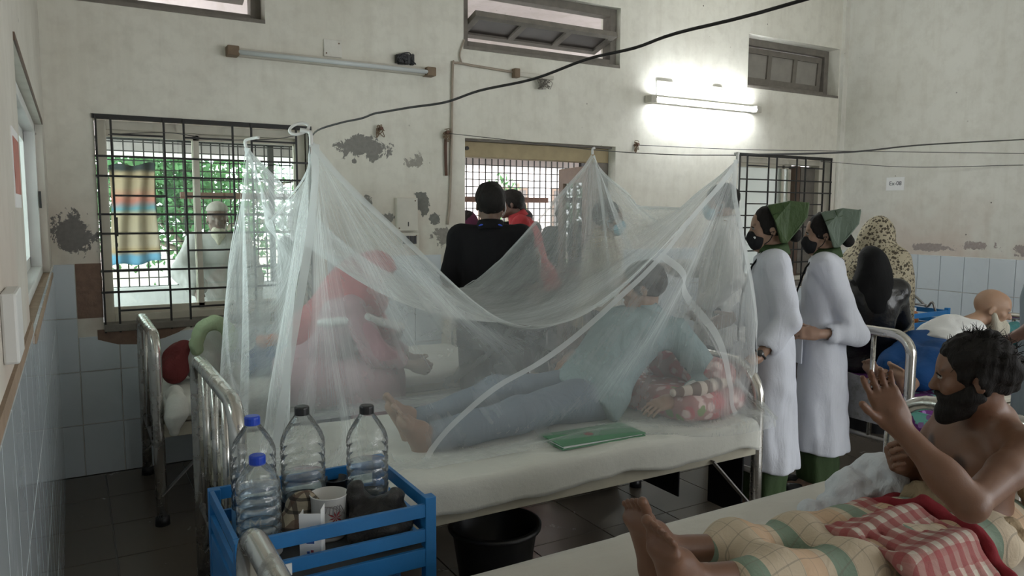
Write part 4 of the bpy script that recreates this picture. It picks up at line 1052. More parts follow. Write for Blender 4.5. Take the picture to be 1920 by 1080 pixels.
def joints(base, F, H=1.65, lean=0., stoop=0., wide=1.):
    """default standing joints; lean = forward tilt of the trunk (rad)"""
    h = H/1.7; M = frame(F); b = v3(base); W = lambda l, f, z: b+M@np.array([l*h*wide, f*h, z*h])
    J = dict(M=M, h=h, H=H, base=b, W=W, pel=W(0, 0, .93)); T = M@np.array(Matrix.Rotation(-lean, 3, 'X')); J['T'] = T
    t = lambda l, f, z: J['pel']+T@np.array([l*h*wide, f*h, (z-.93)*h])
    J['t'] = t; J['neck'] = t(0, stoop, 1.455); J['head'] = t(0, .02+stoop*1.5, 1.585)
    for s, q in (('L', 1), ('R', -1)):
        J['sho'+s] = t(q*.165, stoop*.6, 1.405); J['elb'+s] = t(q*.215, -.02+stoop, 1.12); J['wri'+s] = t(q*.225, .06+stoop, .88)
        J['hip'+s] = W(q*.088, 0, .9); J['kne'+s] = W(q*.095, .02, .49); J['ank'+s] = W(q*.095, -.02, .085)
    J['hM'] = frame(F); J['hs'] = h**.5*.98
    return J
TORSO = [(-.10, .10, .08), (-.04, .155, .108), (.03, .165, .115), (.14, .138, .10, 0, .01), (.26, .150, .108, 0, .012), (.36, .165, .112, 0, .008), (.44, .155, .092, 0, 0), (.485, .105, .068), (.53, .05, .045)]
def torso_frame(J):
    z = unit(J['neck']-J['pel']); x = J['shoL']-J['shoR']; x = unit(x-z*(x@z)); return np.stack([x, np.cross(x, z), z], 1)
def torso_prof(J, sx=1., sy=1., add=0., lo=-9, hi=9, shift=0.):
    h = np.linalg.norm(J['neck']-J['pel'])/.525; w = J.get('w', 1.)*J['h']
    return [(p[0]*h, p[1]*w*sx+add, p[2]*w*sy+add, 0, (p[4] if len(p) > 4 else 0)*w+shift) for p in TORSO if lo <= p[0] <= hi]
def body(J, hands=True, feet='bare', head=True, fine=True):
    S = SDF(); h = J['h']; T = torso_frame(J); S.stack(J['pel'], T, torso_prof(J), .03)
    nk = J['neck']; hd = J['head']; hM = J['hM']; s = J['hs']
    S.cone(nk-T[:, 2]*.05*h, hd+hM@np.array([0, -.022, -.055])*s, .062*h, .050*h, .03)
    for q in 'LR':
        S.cone(nk-T[:, 2]*.03*h, J['sho'+q], .05*h, .052*h, .05)
        S.chain([J['sho'+q], J['sho'+q]*.6+J['elb'+q]*.4, J['elb'+q]], [.052*h, .045*h, .037*h], .02); e, w = J['elb'+q], J['wri'+q]
        S.chain([e, e*.7+w*.3, w], [.037*h, .039*h, .026*h], .015)
        S.chain([J['hip'+q], J['hip'+q]*.5+J['kne'+q]*.5, J['kne'+q]], [.088*h*J.get('leg', 1), .074*h*J.get('leg', 1), .054*h*J.get('leg', 1)], .03); a, b = J['kne'+q], J['ank'+q]
        S.chain([a, a*.7+b*.3, b], [.053*h*J.get('leg', 1), .054*h*J.get('leg', 1), .034*h], .02)
        if feet == 'bare':
            d = J.get('toe'+q); 
            if d is None: d = J['M'][:, 1]
            n = J.get('ins'+q); n = UP if n is None else n; add_foot(S, b, d, n, q == 'R', h)
        if hands:
            d = J.get('hd'+q); d = unit(w-e) if d is None else d; n = J.get('hn'+q)
            if n is None: n = (-1 if q == 'L' else 1)*J['M'][:, 0]
            add_hand(S, w, d, n, q == 'R', h, J.get('curl'+q, (.35, .4, .3)), J.get('spread'+q, .06), J.get('thumb'+q, .5))
    if head: add_head(S, hd, hM, s, fine=fine)
    return S
def paint(V, base, spots):
    c = np.tile(np.array(base), (len(V), 1))
    for p, r, col, st in spots:
        d = np.linalg.norm((V-v3(p))/np.array(r), axis=1); m = np.clip((1.25-d)/.5, 0, 1)*st; c = c*(1-m[:, None])+np.array(col)*m[:, None]
    return c
def face_spots(J, lip=(.2, .08, .07), brow=(.02, .015, .012)):
    c, M, s = J['head'], J['hM'], J['hs']; P = lambda x, y, z: c+M@(np.array([x, y, z])*s); o = []
    for q in (-1, 1):
        for i in range(4): o.append((P(q*(.016+.009*i), .085-.003*i, .0235+(.002 if 0 < i < 3 else 0)), [.0075*s]*3, brow, .85))
        o.append((P(q*.032, .088, .004), [.0105*s, .0105*s, .0065*s], (.42, .4, .37), .9)); o.append((P(q*.032, .0905, .004), [.0055*s]*3, (.02, .012, .01), 1))
    o.append((P(0, .088, -.067), [.02*s, .018*s, .0095*s], lip, .7)); return o
class Person:
    def __init__(s, label, J, skin=(.30, .175, .115), h=.008, spots=None, group=None, name='person', S=None, **kw):
        s.J = J; s.root = thing(name, label, 'person', tuple(np.round([J['pel'][0], J['pel'][1], J['base'][2]], 3)), group); s.b = np.array(s.root.location)
        S = S or body(J, **kw); V, Q = S.build(h); sp = face_spots(J)+(spots or [])
        link('body', np_mesh('body', V, Q, s.b, paint(V, skin, sp)), 'skin', s.root)
    def piece(s, name, S, mat, h=.009, disp=None, smooth=1, parent=None, label=None, col=None):
        V, Q = S.build(h, disp, smooth); o = link(name, np_mesh(name, V, Q, s.b if parent is None else np.array(wbase(parent))), mat, parent or s.root); return tag(o, label)
    def mbp(s, name, mb, mat, smooth=True, parent=None, bevel=0.): return part(parent or s.root, name, mb, mat, smooth, bevel=bevel)
    def P(s, x, y, z): J = s.J; return J['head']+J['hM']@(np.array([x, y, z])*J['hs'])
    def hair(s, mat='hair_black', style='short', h=.006, thick=.010, seed=1, mess=1.):
        J = s.J; S = SDF(); M = J['hM']; k = J['hs']; e = lambda p, r, op='u', kk=.012: S.ell(s.P(*p), np.array(r)*k, M, kk*k, op)
        t = thick; e((0, -.014, .034), (.073+t, .094+t, .088+t)); 
        if style == 'long': e((0, -.07, -.05), (.06, .04, .07), kk=.03)
        if style == 'bun': e((0, -.125, -.03), (.038, .034, .038), kk=.02)
        e((0, .105, -.035), (.092, .088, .105), 's'); e((0, .03, -.105), (.12, .14, .085), 's')
        for q in (-1, 1): e((q*.085, -.004, -.012), (.018, .017, .028), 's', .006)
        d1 = wob(seed, 60, .004*mess); d2 = wob(seed+1, 160, .0022*mess)
        return s.piece('hair', S, mat, h, lambda X, Y, Z: d1(X, Y, Z)+d2(X, Y, Z))
    def eyes(s, brow='hair_black'):
        M = s.J['hM']; k = s.J['hs']
        for q in (-1, 1):
            R = Matrix((M@np.diag([1, 1, 1])).tolist())@Matrix.Rotation(-PI/2, 3, 'X'); pr = lambda r, a0, a1: [(r*math.sin(a), r*math.cos(a)) for a in np.linspace(a0, a1, 7)]
            e = s.mbp('eye', MB().lathe(pr(.0122*k, .42, 2.4), s.P(q*.032, .0805, .004), 14, R, 1.12, .8), 'eye_white'); s.mbp('iris', MB().lathe(pr(.0124*k, .0, .46), s.P(q*.032, .0805, .004), 14, R, 1.12, .8), 'iris_dark', True, e)
            s.mbp('eyebrow', MB().tube(catmull([s.P(q*.014, .089, .022), s.P(q*.03, .088, .027), s.P(q*.048, .074, .022)], 4), [.0028]*4+[.0032]*4+[.0015], 6), brow)
            s.mbp('upper_lid', MB().tube(catmull([s.P(q*.0185, .088, .006), s.P(q*.032, .0935, .0125), s.P(q*.0465, .083, .006)], 4), .0022, 6), brow)
    def shirt(s, mat, hem=-.06, sleeve=.55, loose=.016, name='shirt', h=.009, folds=.010, seed=3, collar=True, flare=0., cuffs=None, sleeve_r=.012, disp=None):
        """hem in units of trunk length below/above the pelvis; sleeve: 0..1 shoulder to elbow, 1..2 to wrist"""
        J = s.J; S = SDF(); T = torso_frame(J); hh = J['h']; L = np.linalg.norm(J['neck']-J['pel'])/.525
        pr = [p for p in torso_prof(J, add=loose) if p[0] > -.02*L and p[0] < .5*L]; w = J.get('w', 1.)*hh
        lowr = [(hem*L, (.17+flare)*w+loose, (.125+flare)*w+loose, 0, 0)]
        if hem < -.2: lowr += [(hem*L*.5, (.17+flare*.5)*w+loose, (.125+flare*.5)*w+loose, 0, 0)]
        pr = [p for p in lowr+pr]; pr = [(p[0], max(p[1], .142*w+loose) if p[0] < .4*L else p[1], p[2], p[3], p[4]) for p in pr]
        S.stack(J['pel'], T, pr, .03, fold=(.03, 7, seed, -.05, hem*L-.01) if hem < -.3 else None, capr=.008)
        for q in 'LR':
            a, e, w_ = J['sho'+q], J['elb'+q], J['wri'+q]; S.cone(J['neck']-T[:, 2]*.05*hh, a, .055*hh+loose*.4, .056*hh+loose*.5, .05)
            r0 = .052*hh+sleeve_r; r1 = .042*hh+sleeve_r*1.25; r2 = .032*hh+sleeve_r*1.3
            if sleeve <= 1: S.chain([a, a+(e-a)*sleeve], [r0, r0*(1-sleeve)+r1*sleeve+.004], .02)
            else: S.chain([a, e, e+(w_-e)*(sleeve-1)], [r0, r1, r1+(r2-r1)*(sleeve-1)], .02)
        hd = J['neck']+T[:, 2]*.02; S.cone(hd, hd+T[:, 2]*.2+T[:, 1]*.03, .052*hh, .07*hh, .008, 's')
        for q in 'LR':
            a, e, w_ = J['sho'+q], J['elb'+q], J['wri'+q]
            p, d = (a+(e-a)*sleeve, unit(e-a)) if sleeve <= 1 else (e+(w_-e)*(sleeve-1), unit(w_-e))
            S.cone(p+d*.012, p+d*.09, .036*hh, .04*hh, .006, 's')
        d1 = wob(seed, 26, folds, 9, (1, 1, .55)); d2 = wob(seed+9, 70, folds*.35, 9)
        o = s.piece(name, S, mat, h, disp or (lambda X, Y, Z: d1(X, Y, Z)+d2(X, Y, Z)-.45*folds))
        return o
    def collar(s, mat, parent, r=.062, hgt=.045, open_=.5, drop=.035):
        """folded shirt collar: a band round the neck, open at the throat, with turned-down leaves"""
        J = s.J; T = torso_frame(J); hh = J['h']; c0 = J['neck']+T[:, 2]*.004; m = MB(); n = 36
        def fn(u, v):
            a = PI+open_/2+u*(2*PI-open_); ca, sa = math.sin(a), -math.cos(a)      # opening at +forward
            rr = (r+.004)*hh; p = c0+(T[:, 0]*ca*rr+T[:, 1]*sa*rr*1.02)
            if v < .5: f = v/.5; z = f*hgt*hh*.9; q = 1+.02*f
            else: f = (v-.5)/.5; z = hgt*hh*(.9-f*.8)-f*drop*hh*(1 if sa > .3 else .45); q = 1.03+f*.28
            return p+(T[:, 0]*ca+T[:, 1]*sa)*rr*(q-1)+T[:, 2]*(z+.012*max(0, -sa))
        m.grid(fn, n, 7); o = s.mbp('collar', m, mat, True, parent); so = o.modifiers.new('t', 'SOLIDIFY'); so.thickness = .003; return o
    def trousers(s, mat, loose=.018, cuff=.98, name='trousers', h=.01, seed=5):
        J = s.J; S = SDF(); hh = J['h']; T = torso_frame(J); pr = [(p[0], p[1], p[2], p[3], p[4]) for p in torso_prof(J, add=loose*.6) if p[0] < .12]
        S.stack(J['pel'], T, pr, .03, capr=.01)
        for q in 'LR':
            a, b = J['kne'+q], J['ank'+q]; S.chain([J['hip'+q], a, a+(b-a)*cuff], [.088*hh+loose, .056*hh+loose, .045*hh+loose], .03)
        d1 = wob(seed, 24, .008, 8, (1, 1, .5)); return s.piece(name, S, mat, h, d1)
    def shoes(s, mat):
        J = s.J
        for q in 'LR':
            S = SDF(); a = J['ank'+q]; d = J['M'][:, 1]*1.; z0 = s.b[2]; p = np.array([a[0], a[1], z0]); S.cone(p+UP*.03-d*.05, p+UP*.028+d*.15, .036, .034, .03); S.cone(p+UP*.05, a, .042, .04, .03); S.half(p+UP*.002, -UP); s.piece('shoe', S, mat, .008)
cloth_mat('coat_white', (.62, .64, .70)); cloth_mat('kurta_white', (.68, .68, .66)); cloth_mat('green_uniform', (.045, .075, .03), .7); cloth_mat('green_cap', (.05, .085, .03), .5, .3, 14)
cloth_mat('black_cloth', (.007, .007, .008), .8); cloth_mat('black_shirt', (.008, .0075, .009), .9); cloth_mat('red_shirt', (.32, .035, .04)); cloth_mat('beige_shirt', (.42, .36, .27))
cloth_mat('pink_dress', (.42, .25, .28)); cloth_mat('red_scarf', (.42, .09, .10)); cloth_mat('grey_kurta', (.2, .2, .2)); cloth_mat('shaded_white_robe', (.45, .45, .44)); cloth_mat('denim', (.16, .195, .24), .85, .2); cloth_mat('blue_cloth', (.012, .075, .24), .7)  # veranda man's white robe is greyed to carry his backlit shade
cloth_mat('dark_trouser', (.02, .02, .025)); cloth_mat('mask_black', (.012, .012, .014), .7, .1, 20, .2); cloth_mat('mask_blue', (.25, .5, .6), .7, .1, 20, .3); cloth_mat('purple_top', (.09, .02, .05))
cloth_mat('check_blue_shirt', (.25, .33, .34), .85, .35, 9, .9); cloth_mat('grey_blue_top', (.28, .33, .36)); cloth_mat('skull_cap', (.35, .33, .3)); simple('shiny_black', (.012, .012, .013), .25, var=.2, bump=.6, bscale=18)
cloth_mat('pale_green_cap', (.13, .17, .13), .5, .2, 14)
def cap_nurse(p, mat='green_cap'):
    prof = [(.022, .124), (-.012, .045), (-.05, -.070), (-.08, -.068), (-.135, .004), (-.176, .062), (-.185, .138), (-.09, .148)]
    wid = [.072, .104, .102, .097, .084, .066, .05, .07]; m = MB(); V = []
    for sx in (-1, 1):
        for (y, z), w in zip(prof, wid): V.append(p.P(sx*w, y, z))
    n = len(prof); m.add(V, [tuple(range(n))[::-1], tuple(range(n, 2*n))]+[(i, (i+1) % n, n+(i+1) % n, n+i) for i in range(n)])
    o = p.mbp('nurse_cap', m, mat, False, None, .006)
    for (a, b) in (((.0, .075), (-.182, .14)), ((-.03, -.01), (-.17, .09)), ((-.05, .135), (-.11, .0))):
        for sx in (-1, 1):
            L = [p.P(sx*(.106-.40*abs(min(0, a[0]+(b[0]-a[0])*t))), a[0]+(b[0]-a[0])*t, a[1]+(b[1]-a[1])*t) for t in np.linspace(0, 1, 6)]; p.mbp('pleat_seam', MB().tube(L, .0022, 5), 'green_uniform', True, o)
def mask(p, mat, logo=False):
    S = SDF(); M = p.J['hM']; s = p.J['hs']; S.ell(p.P(0, .052, -.052), np.array((.058, .055, .052))*s, M, .02); S.cone(p.P(0, .095, -.025), p.P(0, .106, -.05), .013*s, .011*s, .03); S.ell(p.P(0, .056, -.082), np.array((.038, .038, .032))*s, M, .03)
    S.half(p.P(0, .018, -.05), M@np.array([0, -1, .15])); S.half(p.P(0, .08, -.012), M@np.array([0, -.25, 1.])); o = p.piece('face_mask', S, mat, .005)
    for q in (-1, 1):
        for z in (-.022, -.078): p.mbp('ear_loop', MB().tube(catmull([p.P(q*.056, .03, z), p.P(q*.073, .005, z*.7), p.P(q*.08, -.015, -.01)], 5), .0022, 5), mat, True, o)
    if logo: p.mbp('logo_dot', MB().lathe([(0, .003), (.0065, .003), (.007, 0)], p.P(.047, .078, -.045), 12, Matrix(M.tolist())@Matrix.Rotation(PI/2, 3, 'Y')@Matrix.Rotation(-.7, 3, 'X')), 'paper', True, o)
def watch(p, side):
    e, w = p.J['elb'+side], p.J['wri'+side]; d = unit(w-e); c = w-d*.02; M = frame(d, UP) if abs(d[2]) < .9 else frame(d, [1, 0, 0]); r = .031*p.J['h']
    o = p.mbp('watch_strap', MB().tube([c+(M[:, 0]*math.cos(a)+M[:, 2]*math.sin(a))*r for a in np.linspace(0, 2*PI, 20)[:-1]], .006, 6, closed=True), 'black_plastic')
    n = unit(M[:, 2]*.6-M[:, 0]*(-.8 if side == 'L' else .8)); R = Vector((0, 0, 1)).rotation_difference(Vector(n)).to_matrix(); p.mbp('watch_face', MB().lathe([(0, .008), (.015, .008), (.017, 0), (.015, -.004)], c+n*r, 18, R), 'dark_steel', True, o)
# --- nurse at the bed head --------------------------------------------------
def nurse(label, base, F, H, elb, wri, hd, hn, cap, logo):
    J = joints(base, F, H, wide=.88); J['w'] = .86; J['hs'] = .93; J['elbL'] = v3(elb); J['wriL'] = v3(wri); J['hdL'] = unit(hd); J['hnL'] = unit(hn); J['curlL'] = (.5, .5, .4); W = J['W']
    J['elbR'] = J['t'](-.2, .05, 1.13); J['wriR'] = J['t'](-.12, .2, 1.08)
    p = Person(label, J, (.33, .205, .145), .006, group='nurses in white coats by the net bed'); p.hair(style='bun', thick=.012, h=.006)
    sal = SDF(); h = J['h']
    sal.stack(W(0, 0, 0), J['M'], [(.10*h, .15*h, .12*h), (.3*h, .16*h, .125*h), (.6*h, .15*h, .12*h)], .02, fold=(.06, 6, 1., .5, .0), capr=.01); p.piece('green_tunic', sal, 'green_uniform', .009, wob(4, 30, .006))
    p.trousers('black_cloth', .0, .93, h=.012); p.shoes('black_plastic')
    p.shirt('coat_white', (-.93*H/1.7+.27)/(H/1.7), 1.62, .02, 'white_coat', .008, .013, 6, flare=.045, sleeve_r=.014)
    p.collar('green_uniform', None, .066, .05, .9, .05); mask(p, 'mask_black', logo); cap(p); p.eyes()
    c = J['t']; x = .155*J['w']
    p.mbp('coat_belt', MB().tube([J['pel']+torso_frame(J)@np.array([math.cos(a)*.172, math.sin(a)*.135, .12]) for a in np.linspace(.2, 2.0, 12)+PI*.65], .014, 6), 'coat_white')
    T = torso_frame(J); ly = MB().tube([J['neck']+T@np.array(q) for q in ((.05, .05, .01), (.07, .1, -.06), (.065, .142, -.2), (.05, .152, -.36), (.045, .15, -.44))], .005, 6); o = p.mbp('lanyard', ly, 'black_cloth')
    q = J['neck']+T@np.array([.045, .156, -.5]); b = MB().box((-.025, -.003, -.04), (.025, .003, .04)); b.v = [tuple(q+T@np.array(v)) for v in b.v]; p.mbp('id_badge', b, 'dark_steel', False, o)
    pk = MB().box((-.06, -.004, -.07), (.06, .004, .07)); q = J['pel']+T@np.array([.11, .135, -.02]); A = T@np.array(Matrix.Rotation(-.65, 3, 'Z')); pk.v = [tuple(q+A@np.array(v)) for v in pk.v]; p.mbp('coat_pocket', pk, 'coat_white', False, None, .003)
    return p
n1 = nurse('nurse in white coat and green cap resting a hand on the bed head', (3.06, -2.29, 0), (-.72, .69, 0), 1.54, (3.01, -2.445, 1.0), (2.865, -2.392, .835), (-.75, .3, -.35), (-.1, -.1, -1), cap_nurse, True)
watch(n1, 'L')
n2 = nurse('second nurse in white coat and pale green cap standing behind the first', (3.53, -2.24, 0), (-.62, .78, 0), 1.505, (3.565, -2.42, .90), (3.37, -2.33, .90), (-.8, .55, .05), (.3, .3, -.2), lambda p: cap_nurse(p, 'pale_green_cap'), False)

# --- people beyond the net --------------------------------------------------------
J = joints((3.70, -1.34, 0), (-.71, .70, 0), 1.69); J['w'] = 1.05; J['elbL'] = J['t'](.24, -.06, 1.12); J['wriL'] = J['t'](.2, .1, .95); J['elbR'] = J['t'](-.2, .1, 1.15); J['wriR'] = J['t'](-.1, .3, 1.15)
p = Person('person in white coat and blue mask standing behind the right end of the net', J, (.26, .16, .11), .008); p.hair(); mask(p, 'mask_blue')
p.shirt('kurta_white', -.26, 1.9, .022, 'white_coat', .01, .014, 8, sleeve_r=.018); p.trousers('dark_trouser'); p.shoes('black_plastic'); p.collar('kurta_white', None)
J = joints((3.08, -.82, 0), (.80, -.6, 0), 1.58, .1); J['elbR'] = J['t'](-.2, .08, 1.14); J['wriR'] = J['t'](-.06, .26, 1.15); J['elbL'] = J['t'](.2, .08, 1.14); J['wriL'] = J['t'](.06, .26, 1.15)
p = Person('person in beige shirt and blue mask seen through the net before the doorway', J, (.24, .15, .1), .009); p.hair(); mask(p, 'mask_blue'); p.shirt('beige_shirt', -.12, .6, .02, h=.011, seed=12); p.collar('beige_shirt', None); p.trousers('dark_trouser'); p.shoes('black_plastic')
pb = thing('paper_sheet', 'loose white paper held before the person in beige shirt', 'paper', tuple(J['wriL'])); q = J['wriL']; M = frame((.6, -.5, .6))
b = MB().box((-.1, -.002, -.02), (.1, .002, .17)); b.v = [tuple(q+M@np.array(v)) for v in b.v]; part(pb, 'sheet', b, 'paper')
J = joints((2.07, -1.22, 0), (.48, .88, 0), 1.66); J['w'] = 1.0; J['elbR'] = J['t'](-.23, .02, 1.13); J['elbL'] = J['t'](.23, .02, 1.13); J['wriL'] = J['t'](.12, .22, 1.05); J['wriR'] = J['t'](-.12, .22, 1.05)
p = Person('person in black shirt with a lanyard seen from behind near the doorway', J, (.16, .095, .065), .008); p.hair(thick=.013); p.shirt('black_shirt', -.14, .75, .022, h=.01, seed=4); p.trousers('dark_trouser'); p.shoes('black_plastic'); p.collar('black_shirt', None, .064, .045)
T = torso_frame(J); p.mbp('lanyard', MB().tube([J['neck']+T@np.array(q) for q in ((-.1, .08, -.06), (-.085, -.01, .0), (-.05, -.062, .022), (0, -.075, .024), (.05, -.062, .022), (.085, -.01, .0), (.1, .08, -.06))], .006, 6), 'cap_blue')
p.mbp('mask_loop', MB().tube(catmull([p.P(-.078, -.01, .03), p.P(-.085, -.03, -.02), p.P(-.07, .02, -.06)], 5), .003, 5), 'paper')
# woman seated on the far bed
J = joints((1.10, -1.12, 0), (.92, -.38, 0), 1.5, .55); J['pel'] = v3((1.07, -1.08, .70)); J['neck'] = v3((1.33, -1.17, 1.10)); J['head'] = v3((1.41, -1.2, 1.20)); J['hM'] = frame((.85, -.35, -.45)); J['hs'] = .94
for q, s in (('L', 1), ('R', -1)):
    M = J['M']; J['sho'+q] = J['neck']+M@np.array([s*.15, -.02, -.05]); J['elb'+q] = J['neck']+M@np.array([s*.2, .1, -.28]); J['wri'+q] = J['neck']+M@np.array([s*.08, .28, -.36]); J['hip'+q] = J['pel']+M@np.array([s*.08, .03, -.02]); J['kne'+q] = J['pel']+M@np.array([s*.1, .36, -.06]); J['ank'+q] = J['pel']+M@np.array([s*.1, .40, -.60])
wo_ = Person('woman in pink dress and red scarf sitting bent forward beyond the net', J, (.3, .19, .13), .009, feet=None, fine=False)
wo_.shirt('pink_dress', -.05, 1.6, .03, 'dress', .012, .016, 5)
S = SDF(); S.stack(J['pel']+[0, 0, -.02], J['M'], [(-.10, .2, .2, 0, .06), (.02, .21, .2, 0, .05), (.12, .17, .15, 0, 0)], .05)
for q in 'LR': S.chain([J['hip'+q], J['kne'+q], J['ank'+q]], [.14, .13, .16], .06)
wo_.piece('skirt', S, 'pink_dress', .012, wob(3, 22, .018, 9, (1, 1, .4)))
S = SDF(); M = J['hM']; S.ell(J['head'], (.105, .115, .13), M, .03); S.cone(J['head']+M@np.array([0, -.05, -.05]), J['neck']+[-.03, .0, -.02], .11, .13, .06); S.cone(J['neck'], J['neck']*.5+J['pel']*.5+[-.08, .03, .02], .15, .13, .06)
S.cone(J['shoL'], J['elbL']+[.02, 0, .04], .09, .08, .05); S.ell(J['head']+M@np.array([0, .1, -.03]), (.075, .06, .085), M, .02, 's')
wo_.piece('scarf', S, 'red_scarf', .011, wob(8, 26, .016, 9))
S = SDF(); S.chain([J['neck']+[-.22, -.12, -.12], J['neck']+[-.02, -.2, -.10], J['neck']+[.16, -.17, -.16], J['elbL']+[.1, -.03, .02]], [.02, .022, .022, .018], .02); wo_.piece('scarf_border', S, 'kurta_white', .008)
# women at the back right
J = joints((4.98, -1.55, 0), (.75, .1, 0), 1.46, wide=.7); J['w'] = .9
p = Person('woman in leopard-print scarf standing beside the right wall', J, (.3, .2, .14), .01, hands=False, fine=False); p.shirt('black_cloth', -.95, 1.9, .04, 'long_robe', .013, .01, 7, flare=.09)
S = SDF(); M = J['hM']; S.ell(J['head']+[0, 0, .005], (.115, .128, .133), M, .03); S.cone(J['head']+M@np.array([0, -.03, -.08]), J['neck']+[0, 0, -.06], .12, .2, .06); S.stack(J['pel'], torso_frame(J), [(-.12, .275, .25), (.1, .275, .24), (.3, .26, .22), (.4, .19, .16)], .06, fold=(.04, 8, 1, .4, -.1))
S.cone(J['shoL']-[0, 0, .03], J['shoR']-[0, 0, .03], .125, None, .06); S.ell(J['head']+M@np.array([0, .115, -.01]), (.065, .06, .08), M, .02, 's'); p.piece('leopard_scarf', S, 'leopard', .011, wob(2, 22, .010, 8, (1, 1, .5)))
J = joints((4.26, -2.02, .0), (.6, .8, 0), 1.5); J['pel'] = v3((4.26, -2.02, .66)); J['w'] = .85; dz = v3((0, 0, .625-.93*J['h'])); 
for k in ('neck', 'head', 'shoL', 'shoR', 'elbL', 'elbR', 'wriL', 'wriR'): J[k] = J[k]+dz
M = J['M']
for q, s in (('L', 1), ('R', -1)): J['hip'+q] = J['pel']+M@np.array([s*.08, .03, -.02]); J['kne'+q] = J['pel']+M@np.array([s*.1, .38, -.0]); J['ank'+q] = J['pel']+M@np.array([s*.1, .42, -.08]); J['wri'+q] = J['pel']+M@np.array([s*.1, .25, .08]); J['elb'+q] = J['pel']+M@np.array([s*.21, .05, .2])
p = Person('woman in glossy black robe and black scarf seated on the back right bed', J, (.3, .2, .14), .011, hands=False, feet=None, fine=False); p.shirt('shiny_black', -.1, 1.9, .04, 'robe', .012, .014, 5)
S = SDF(); S.stack(J['pel'], J['M'], [(-.09, .24, .24, 0, .1), (.05, .24, .22, 0, .08), (.15, .19, .15)], .05)
for q in 'LR': S.chain([J['hip'+q], J['kne'+q], J['ank'+q]], [.12, .1, .09], .05)
S.half((0, 0, .566), (0, 0, -1)); p.piece('robe_skirt', S, 'shiny_black', .012, wob(6, 20, .014))
S = SDF(); M = J['hM']; S.ell(J['head'], (.088, .108, .12), M, .03); S.cone(J['head']+M@np.array([0, -.03, -.06]), J['neck']+[0, 0, -.05], .085, .11, .05); S.cone(J['neck'], J['neck']-[0, 0, .14], .11, .13, .05); S.ell(J['head']+M@np.array([0, .115, -.01]), (.065, .06, .08), M, .02, 's'); p.piece('black_scarf', S, 'black_cloth', .011, wob(9, 24, .010))
# bearded old man on the back right bed
J = joints((4.5, -2.25, .56), (.9, -.3, 0), 1.6); J['pel'] = v3((4.50, -2.28, .69)); J['neck'] = v3((4.83, -2.20, .80)); J['head'] = v3((5.04, -2.315, .925)); J['hM'] = frame((.56, -.82, -.2)); T0 = frame((.3, -.75, .35), (.9, 0, .5)); J['hs'] = 1.02
ax = unit(J['neck']-J['pel']); lat = unit(np.cross(ax, (.2, -.9, .5))); J['shoL'] = J['neck']+[-.03, -.13, .0]; J['shoR'] = J['neck']+[-.02, .14, -.06]; J['elbL'] = v3((4.62, -2.42, .66)); J['wriL'] = v3((4.84, -2.5, .61)); J['elbR'] = v3((4.95, -2.1, .64)); J['wriR'] = v3((5.12, -2.25, .62)); J['hdL'] = unit((1, 0, -.1)); J['hnL'] = v3((0, 0, -1)); J['hdR'] = unit((1, -.3, 0)); J['hnR'] = v3((0, 0, -1))
for q, s in (('L', -1), ('R', 1)): J['hip'+q] = J['pel']+[-.05, s*.08, -.0]; J['kne'+q] = v3((4.1, -2.42+s*.08, .68)); J['ank'+q] = v3((3.88, -2.44+s*.08, .62)); J['toe'+q] = v3((-.5, 0, .86)); J['ins'+q] = v3((.86, 0, .5))
p = Person('bald old man with long white beard leaning on the back right bed', J, (.40, .25, .165), .007, base_z=0) if False else Person('bald old man with long white beard leaning on the back right bed', J, (.40, .25, .165), .007)
p.eyes('beard_white'); p.shirt('kurta_white', -.1, 1.75, .022, 'white_kurta', .009, .012, 11, sleeve_r=.02); p.collar('kurta_white', None)
S = SDF(); M = J['hM']; S.ell(p.P(0, .05, -.095), (.058, .05, .06), M, .02); S.cone(p.P(0, .062, -.11), p.P(0, .085, -.21), .06, .045, .03); S.cone(p.P(0, .085, -.21), p.P(.005, .10, -.29), .045, .018, .03)
for q in (-1, 1): S.cone(p.P(q*.058, .012, -.03), p.P(q*.045, .05, -.1), .016, .03, .02)
S.ell(p.P(0, .085, -.062), (.024, .02, .012), M, .01, 's'); b1 = wob(3, 60, .006, 9, (1, 1, .3)); p.piece('beard', S, 'beard_white', .006, b1)
S = SDF()
for q in 'LR': S.chain([J['hip'+q], J['kne'+q], J['ank'+q]*.5+J['kne'+q]*.5], [.12, .1, .09], .06)
S.ell(J['pel'], (.18, .17, .13), None, .05); S.half((0, 0, .564), (0, 0, -1)); p.piece('blue_lungi', S, 'blue_cloth', .01, wob(6, 24, .014))
# sliver of somebody at the right edge
J = joints((4.22, -3.02, 0), (-.2, .9, 0), 1.5); J['elbL'] = J['t'](.22, .0, 1.14); J['wriL'] = J['t'](.17, .2, 1.0)
p = Person('person in grey blue top cut off by the right edge of the picture', J, (.2, .11, .08), .01, fine=False); p.hair(style='long', h=.009); p.shirt('grey_blue_top', -.5, .7, .03, h=.012); p.trousers('dark_trouser'); p.shoes('black_plastic')
